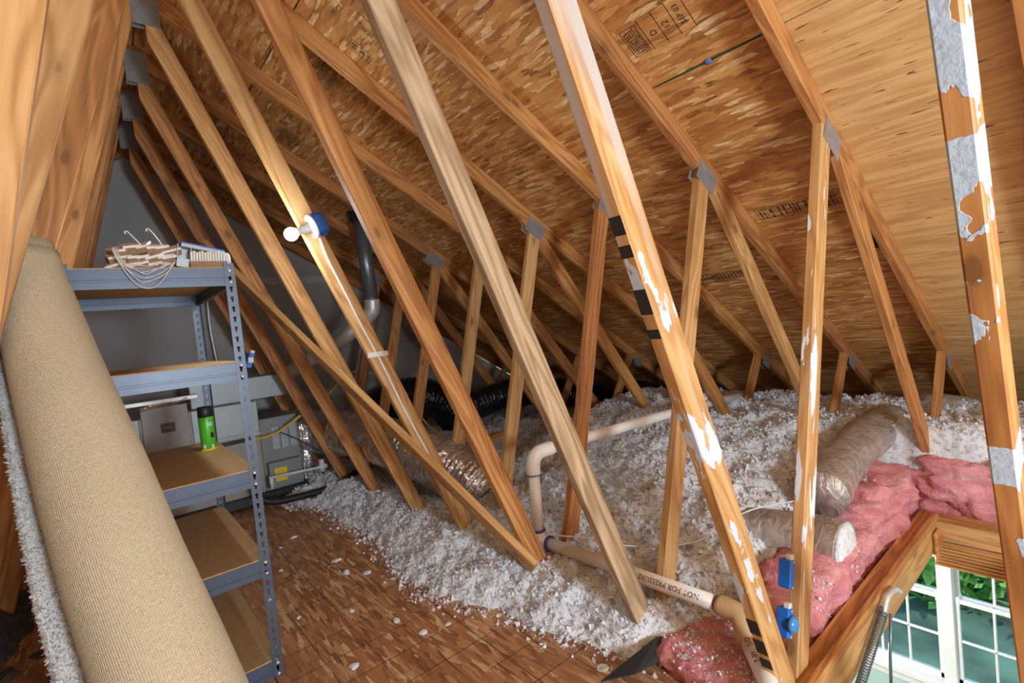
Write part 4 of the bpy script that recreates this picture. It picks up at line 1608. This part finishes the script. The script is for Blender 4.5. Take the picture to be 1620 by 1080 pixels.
wc = thing('wire_coil', (-.19, 1.53, TZ), 'coil of thin white wire drooping over the front of the top shelf', 'wire')
for q, (dz, a, b) in enumerate(((.055, -.272, -.115), (.075, -.276, -.11), (.035, -.268, -.12), (.09, -.274, -.108), (.062, -.265, -.125), (.112, -.278, -.112))):
    yy = 1.522 - q * .0022
    mid = (a + b) / 2 + .01 * (q % 3 - 1)
    tube('strand', catmull([(a + .01, 1.60, 1.70), (a, 1.545, 1.685), (a + .012, yy, 1.635), (a + .05, yy, 1.655 - dz * .85), (mid, yy, 1.655 - dz), (b - .035, yy, 1.655 - dz * .72), (b, yy + .006, 1.632), (b + .004, 1.56, 1.643)], 6), .0014, M['cable_white'], wc, 5)
mb = thing('metal_bracket', (-.075, 1.60, TZ), 'small open sheet metal box leaning between the boards and the cards', 'metal box')
rot = Matrix.Rotation(.18, 4, 'Y')
mw = Matrix.Translation((-.078, 1.60, TZ + .003)) @ rot
for lo_, hi_ in (((-.022, -.03, 0), (.022, .03, .002)), ((-.022, -.03, 0), (-.020, .03, .088)), ((.020, -.03, 0), (.022, .03, .078)), ((-.022, .028, 0), (.022, .03, .08)), ((-.022, -.03, 0), (.022, -.028, .034))):
    bm = bmesh.new()
    add_box(bm, lo_, hi_)
    put('side', bm_mesh('side', bm), M['sheet_metal'], mb, mw)
ck = thing('card_stack', (.005, 1.61, TZ), 'row of upright white cards in a low brown tray on the top shelf', 'cards')
for q in range(13):
    x = -.048 + q * .0089
    bm = bmesh.new()
    add_box(bm, (-.0036, -.045, 0), (.0036, .045, .058 + .003 * math.sin(q * 2.1)), .0008, Matrix.Rotation(.06, 3, 'Y'))
    put('card', bm_mesh('card', bm), M['card_white'], ck, Matrix.Translation((x, 1.60, TZ + .002)))
box('tray', (-.056, 1.545, TZ), (.066, 1.550, TZ + .022), M['cardboard'], ck)
box('tray', (-.056, 1.55, TZ), (.066, 1.66, TZ + .002), M['cardboard'], ck)
bs = thing('blue_folder', (.0, 1.64, TZ + .07), 'blue plastic folder lying slanted on top of the cards', 'folder')
mw = Matrix.Translation((.0, 1.63, TZ + .082)) @ Matrix.Rotation(.22, 4, 'Y')
bm = bmesh.new()
add_box(bm, (-.075, -.05, 0), (.07, .05, .004), .001)
put('cover', bm_mesh('cover', bm), M['blue_plastic'], bs, mw)
bm = bmesh.new()
add_box(bm, (-.072, -.052, -.014), (.068, .05, -.001), .001)
put('paper', bm_mesh('paper', bm), plain('paper_blue_grey', (.5, .56, .63), .7), bs, mw)
wt = thing('white_tube', (.072, 1.575, TZ), 'white squeeze tube standing at the end of the cards', 'tube')
lathe('body', [(.008, 0), (.010, .01), (.009, .045), (.004, .058), (.0005, .06)], M['white_plastic'], wt, Matrix.Translation((.074, 1.575, TZ)), 14)

can = thing('spray_can', (.014, 2.19, LEV[2] + .0195), 'green can with black cap on the middle shelf', 'can')
mw = Matrix.Translation((.014, 2.19, LEV[2] + .0195))
lathe('body', [(.030, 0), (.033, .003), (.033, .155), (.031, .16)], M['green'], can, mw, 28)
lathe('base_rim', [(.0335, 0), (.0345, .002), (.0345, .006), (.0335, .008)], M['yellow'], can, mw, 28)
lathe('cap', [(.031, .16), (.0325, .162), (.0325, .205), (.029, .209), (.0005, .21)], M['steel_black'], can, mw, 28)


def wrap_label(name, pts2, r, parent, mw, mat):
    V = [(math.cos(a) * r, math.sin(a) * r, z) for a, z in pts2]
    return put(name, mesh_from(name, V, [tuple(range(len(V)))]), mat, parent, mw)


ca = math.atan2(CAM.y - 2.19, CAM.x - .014)
def arc_patch(a0, a1, z0, z1, n=6):
    return [(a0 + (a1 - a0) * i / n, z0) for i in range(n + 1)] + [(a1 + (a0 - a1) * i / n, z1) for i in range(n + 1)]
wrap_label('label_patch', arc_patch(ca + .1, ca + .75, .115, .135), .0336, can, mw, plain('label_aqua', (.45, .72, .70), .5))
wrap_label('label_patch', arc_patch(ca + .35, ca + .85, .06, .085), .0336, can, mw, M['ink'])
wrap_label('label_patch', arc_patch(ca - .75, ca - .35, .012, .03), .0336, can, mw, M['card_white'])
wrap_label('label_patch', arc_patch(ca + .35, ca + .7, .008, .026), .0336, can, mw, M['card_white'])

# ------------------------------------------------------------------ carpet roll
cr = thing('carpet_roll', (-.24, .70, 0), 'tan backed carpet rolled up and leaning on the shelving, pale pile flap showing', 'carpet')
bot = Vector((-.262, .66, 0.0)) + Vector((-.22, .76, 1.635)).normalized() * .075
topc = Vector((-.482, 1.42, 1.635))
axd = (topc - bot).normalized()
toc = (CAM - (bot + topc) / 2)
vv = (-(toc - axd * toc.dot(axd))).normalized()      # away from the camera
uu = axd.cross(vv) * -1
if uu.dot(rt) < 0:
    uu = -uu
Lc = (topc - bot).length
NS, NA = 46, 110
th = .011
V, F, UVs, MI = [], [], [], []


def bow(s):
    return float(np.interp(s, [0, .15, .3, .45, .6, .8, .97], [.050, .042, .026, .008, .0, -.010, -.014]))


def prof(t, s):
    """sheet centre line: t 0..1 from the outer flap edge into the roll; s along the axis 0 (floor)..1"""
    Rr = float(np.interp(s, [0, .3, .6, .97, 1], [.150, .138, .122, .086, .086]))
    fl_ = (.085 * (1 - s)**.8 + .0) * (1 if s < .93 else max(0, (1 - s) / .07))
    tf = .14
    if t < tf:
        q = t / tf
        x = -Rr * .35 - (Rr * .62 + fl_) * (1 - q)
        y = Rr * (.88 - .35 * (1 - q)) + .02 * math.sin(q * 3)
        return x, y, 0
    q = (t - tf) / (1 - tf)
    a = math.radians(112) - q * math.radians(660)
    r = Rr * (1 - .16 * q)
    # dents in the soft roll
    r *= 1 + .035 * math.sin(a * 2 + s * 5) * (1 - q)
    if -.2 < s - .62 < .2 and q < .5:
        r *= 1 - .05 * math.exp(-((s - .64) / .06)**2) * math.exp(-((a + 1.75) / .45)**2)
    return math.cos(a) * r, math.sin(a) * r, q


for i in range(NS + 1):
    s = i / NS
    for j in range(NA + 1):
        t = j / NA
        x, y, q = prof(t, s)
        x2, y2, _ = prof(min(1, t + 1e-3), s)
        dx, dy = x2 - x, y2 - y
        l = math.hypot(dx, dy) or 1
        nx_, ny_ = -dy / l, dx / l
        # top edge of the inner layers stands a little higher
        rise = .035 * (1 if .52 < q else 0) * s**8 - .012 * s**8 * math.sin(x * 40)
        base = bot + uu * bow(s) + axd * (s * Lc + rise + (.010 * random.uniform(-1, 1) if i in (0,) else 0))
        for sg in (1, -1):
            V.append(base + uu * (x + nx_ * th / 2 * sg) + vv * (y + ny_ * th / 2 * sg))
            UVs.append((t * 1.6, s * Lc))


def vid(i, j, s_):
    return (i * (NA + 1) + j) * 2 + s_


for i in range(NS):
    for j in range(NA):
        F.append((vid(i, j, 0), vid(i, j + 1, 0), vid(i + 1, j + 1, 0), vid(i + 1, j, 0)))
        MI.append(0)
        F.append((vid(i, j, 1), vid(i + 1, j, 1), vid(i + 1, j + 1, 1), vid(i, j + 1, 1)))
        MI.append(1)
for j in range(NA):
    F.append((vid(NS, j, 0), vid(NS, j + 1, 0), vid(NS, j + 1, 1), vid(NS, j, 1)))
    MI.append(1)
    F.append((vid(0, j, 0), vid(0, j, 1), vid(0, j + 1, 1), vid(0, j + 1, 0)))
    MI.append(1)
for i in range(NS):
    F.append((vid(i, 0, 0), vid(i + 1, 0, 0), vid(i + 1, 0, 1), vid(i, 0, 1)))
    MI.append(1)
me = mesh_from('rolled_sheet', V, F)
me.materials.append(M['carpet_back'])
me.materials.append(M['carpet_pile'])
uvl = me.uv_layers.new(name='UVMap')
for lp in me.loops:
    uvl.data[lp.index].uv = UVs[lp.vertex_index]
for p, mi in zip(me.polygons, MI):
    p.material_index = mi
    p.use_smooth = True
put('rolled_sheet', me, None, cr)
# frayed pile along the flap edge and over its face
V, F = [], []
for q in range(9000):
    s = random.random()
    edge = random.random() < .25
    t = random.random()**2 * .005 if edge else random.random() * .14
    x, y, _ = prof(t, s)
    x2, y2, _ = prof(min(1, t + 1e-3), s)
    l = math.hypot(x2 - x, y2 - y) or 1
    nx_, ny_ = -(y2 - y) / l, (x2 - x) / l
    p = bot + uu * bow(s) + axd * (s * Lc) + uu * (x - nx_ * th / 2) + vv * (y - ny_ * th / 2)
    d = (uu * -nx_ + vv * -ny_) * .6 + Vector((random.uniform(-1, 1), random.uniform(-1, 1), random.uniform(-1, 1))) * .6
    if edge:
        d += uu * -.7
    d = d.normalized() * random.uniform(.006, .014)
    w = d.cross(Vector((random.random(), random.random(), random.random()))).normalized() * .0022
    b = len(V)
    V += [p - w, p + w, p + d + w * .4, p + d - w * .4]
    F.append((b, b + 1, b + 2, b + 3))
o = put('pile_tufts', mesh_from('pile_tufts', V, F), M['carpet_pile'], cr)
o['kind'] = 'stuff'

# ------------------------------------------------------------------ air handler behind the shelving
ah = thing('air_handler', (.2, 4.15, 0), 'grey sheet metal air handler against the end wall behind the shelving', 'air handler')
box('base_pan', (-.75, 3.86, .03), (.93, 4.62, .10), M['steel_black'], ah, .004)
box('cabinet', (-.70, 3.90, .10), (.60, 4.55, .86), M['cabinet'], ah, .006)
box('front_panel', (-.165, 3.885, .60), (.125, 3.90, .93), M['cabinet'], ah, .004)
box('front_panel', (-.68, 3.885, .60), (-.18, 3.90, .86), M['sheet_metal'], ah, .004)
box('front_panel', (.14, 3.885, .60), (.60, 3.90, .86), M['sheet_metal'], ah, .004)
box('ledge', (-.70, 3.87, .585), (.60, 3.90, .612), M['sheet_metal'], ah, .002)
box('top_rail', (-.62, 3.87, .955), (.20, 3.93, .985), M['zinc'], ah, .003)
box('coil_case', (.60, 3.90, .10), (.90, 4.50, .70), M['cabinet_grey'], ah, .006)
box('plenum', (.16, 4.0, .86), (.88, 4.58, 1.05), M['sheet_metal'], ah, .006)
for q in range(3):
    box('louvre_strip', (.685 + q * .07, 3.892, .43), (.742 + q * .07, 3.901, .62), M['sheet_metal'], ah, .002)
box('service_box', (.62, 3.82, .13), (.88, 3.90, .34), M['cabinet_grey'], ah, .004)
box('yellow_label', (.66, 3.8185, .18), (.755, 3.8205, .29), M['yellow'], ah)
box('rating_plate', (-.055, 3.8835, .735), (.035, 3.8855, .805), plain('plate_dark', (.03, .015, .015), .4), ah)
lathe('plate_oval', [(.018, 0), (.018, .001)], plain('plate_red', (.35, .12, .1), .5), ah, frame((-.01, 3.8832, .77), (1, 0, 0), (0, -1, 0)) @ Matrix.Diagonal((1.6, .8, 1, 1)), 20)
V, F = tube_geo(catmull([(-.16, 3.89, .925), (-.05, 3.885, .95), (.06, 3.888, .955), (.13, 3.885, .97)], 6), .018, 8)
put('foil_tape', mesh_from('foil_tape', V, F), M['foil'], ah)
# foil wrapped transition at its right end
bm = bmesh.new()
add_box(bm, (.90, 3.92, .10), (1.02, 4.48, .62), .03)
bmesh.ops.subdivide_edges(bm, edges=bm.edges[:], cuts=5, use_grid_fill=True)
for v in bm.verts:
    v.co += Vector((1, 1, 1)) * .012 * float(fbm(np.array([v.co.x * 14]), np.array([v.co.y * 14]), np.array([v.co.z * 14]))[0])
put('foil_wrap', bm_mesh('foil_wrap', bm), M['foil'], ah)

fp = thing('flue_pipe', (.40, 4.25, .6), 'galvanized vent pipe rising from the air handler up to the roof', 'pipe')
tube('pipe', [(.395, 4.28, .52), (.40, 4.28, .74)], .062, M['galv'], fp, 24)
tube('elbow', catmull([(.40, 4.28, .72), (.405, 4.275, .80), (.45, 4.26, .865), (.56, 4.20, .925)], 6), .066, M['galv'], fp, 24)
tube('pipe', [(.53, 4.215, .91), (.83, 4.05, .995), (1.30, 3.65, 1.295), (1.44, 3.46, 1.455)], .060, M['galv'], fp, 24)
for t_ in ((.62, 4.165, .935), (.86, 4.025, 1.012)):
    pass
tube('band', [(.60, 4.175, .928), (.64, 4.155, .94)], .066, M['galv'], fp, 24)
tube('band', [(.86, 4.025, 1.014), (.895, 3.995, 1.036)], .065, M['galv'], fp, 24)
tube('elbow', catmull([(1.40, 3.51, 1.41), (1.455, 3.445, 1.475), (1.478, 3.42, 1.52), (1.48, 3.415, 1.60)], 6), .065, M['galv'], fp, 24)
tube('pipe', [(1.48, 3.415, 1.56), (1.455, 3.42, 2.30)], .058, M['galv_dark'], fp, 24)
lathe('roof_collar', [(.10, 0), (.10, .012), (.062, .05)], M['steel_black'], fp, frame(roof_pt(1.44, 3.42, -.004), DOWN, NIN), 24)

def cable(name, pts, r, mat, label, cat='cable'):
    o = tube(name, catmull(pts, 7), r, mat, None, 8)
    return tag(o, label, cat)


cable('yellow_cable', [(.50, 3.84, .575), (.60, 3.81, .563), (.736, 3.78, .599), (.89, 3.74, .695)], .011, M['cable_yellow'], 'yellow cable rising from the air handler towards a web')
cable('yellow_cable', [(1.10, 3.74, .79), (1.22, 3.78, .88), (1.40, 3.95, .95), (1.606, 4.3, .948), (1.77, 4.3, .911), (1.90, 4.28, .82)], .009, M['cable_yellow'], 'yellow cable looping behind the webs near the end wall')
cable('yellow_cable', [(1.66, 3.2, .65), (1.70, 3.2, .58), (1.782, 3.2, .461), (1.90, 3.2, .36)], .008, M['cable_yellow'], 'short yellow cable dropping beside the black duct wrap')
cable('gas_pipe', [(.20, 3.82, .56), (.35, 3.80, .57), (.52, 3.80, .572)], .013, M['steel_black'], 'black gas pipe with valve in front of the air handler', 'pipe')
cable('refrigerant_line', [(.42, 3.66, .40), (.455, 3.64, .26), (.50, 3.62, .13), (.60, 3.60, .085), (.75, 3.59, .075), (.93, 3.59, .07), (1.06, 3.60, .085)], .028, M['black'], 'black foam sleeved line curving below the air handler', 'pipe')
cable('refrigerant_line', [(.98, 3.56, .075), (1.1, 3.57, .10), (1.22, 3.60, .13), (1.34, 3.61, .17)], .026, M['black'], 'black foam sleeved line crossing behind the webs', 'pipe')
cd_ = thing('condensate_line', (.8, 3.72, .2), 'white plastic condensate pipe with tee below the air handler', 'pipe')
tube('pipe', [(.605, 3.72, .16), (.605, 3.72, .26)], .016, M['white_plastic'], cd_, 12)
tube('pipe', [(.61, 3.72, .25), (1.03, 3.70, .235)], .012, M['white_plastic'], cd_, 12)
tube('tee', [(1.0, 3.70, .20), (1.0, 3.70, .30)], .022, M['white_plastic'], cd_, 12)
tube('tee', [(.975, 3.70, .24), (1.04, 3.70, .237)], .021, M['white_plastic'], cd_, 12)
tube('coupling', [(1.12, 3.74, .15), (1.12, 3.74, .24)], .02, M['white_plastic'], cd_, 12)
tube('pipe', [(1.12, 3.74, .20), (1.55, 3.74, .15)], .010, M['white_plastic'], cd_, 12)
cable('black_wire', [(.72, 3.80, .59), (.85, 3.78, .50), (.95, 3.76, .42), (1.05, 3.75, .33)], .004, M['black'], 'thin black wire hanging across the foil wrapped end')
cable('strap', [(.50, 4.86, 1.9), (.49, 4.87, 1.57), (.505, 4.87, 1.27), (.53, 4.84, .9)], .014, M['galv'], 'galvanized strap hanging down the end wall behind the shelving', 'strap')
# piece of lumber block at the insulation hollow
o = beam('lumber_offcut', (1.60, 2.62, .36), (2.08, 2.58, .40), (0, 0, 1), .05, .06, M['pale'])
tag(o, 'short yellow offcut of lumber resting by the silver duct', 'lumber')
print('stage objects')
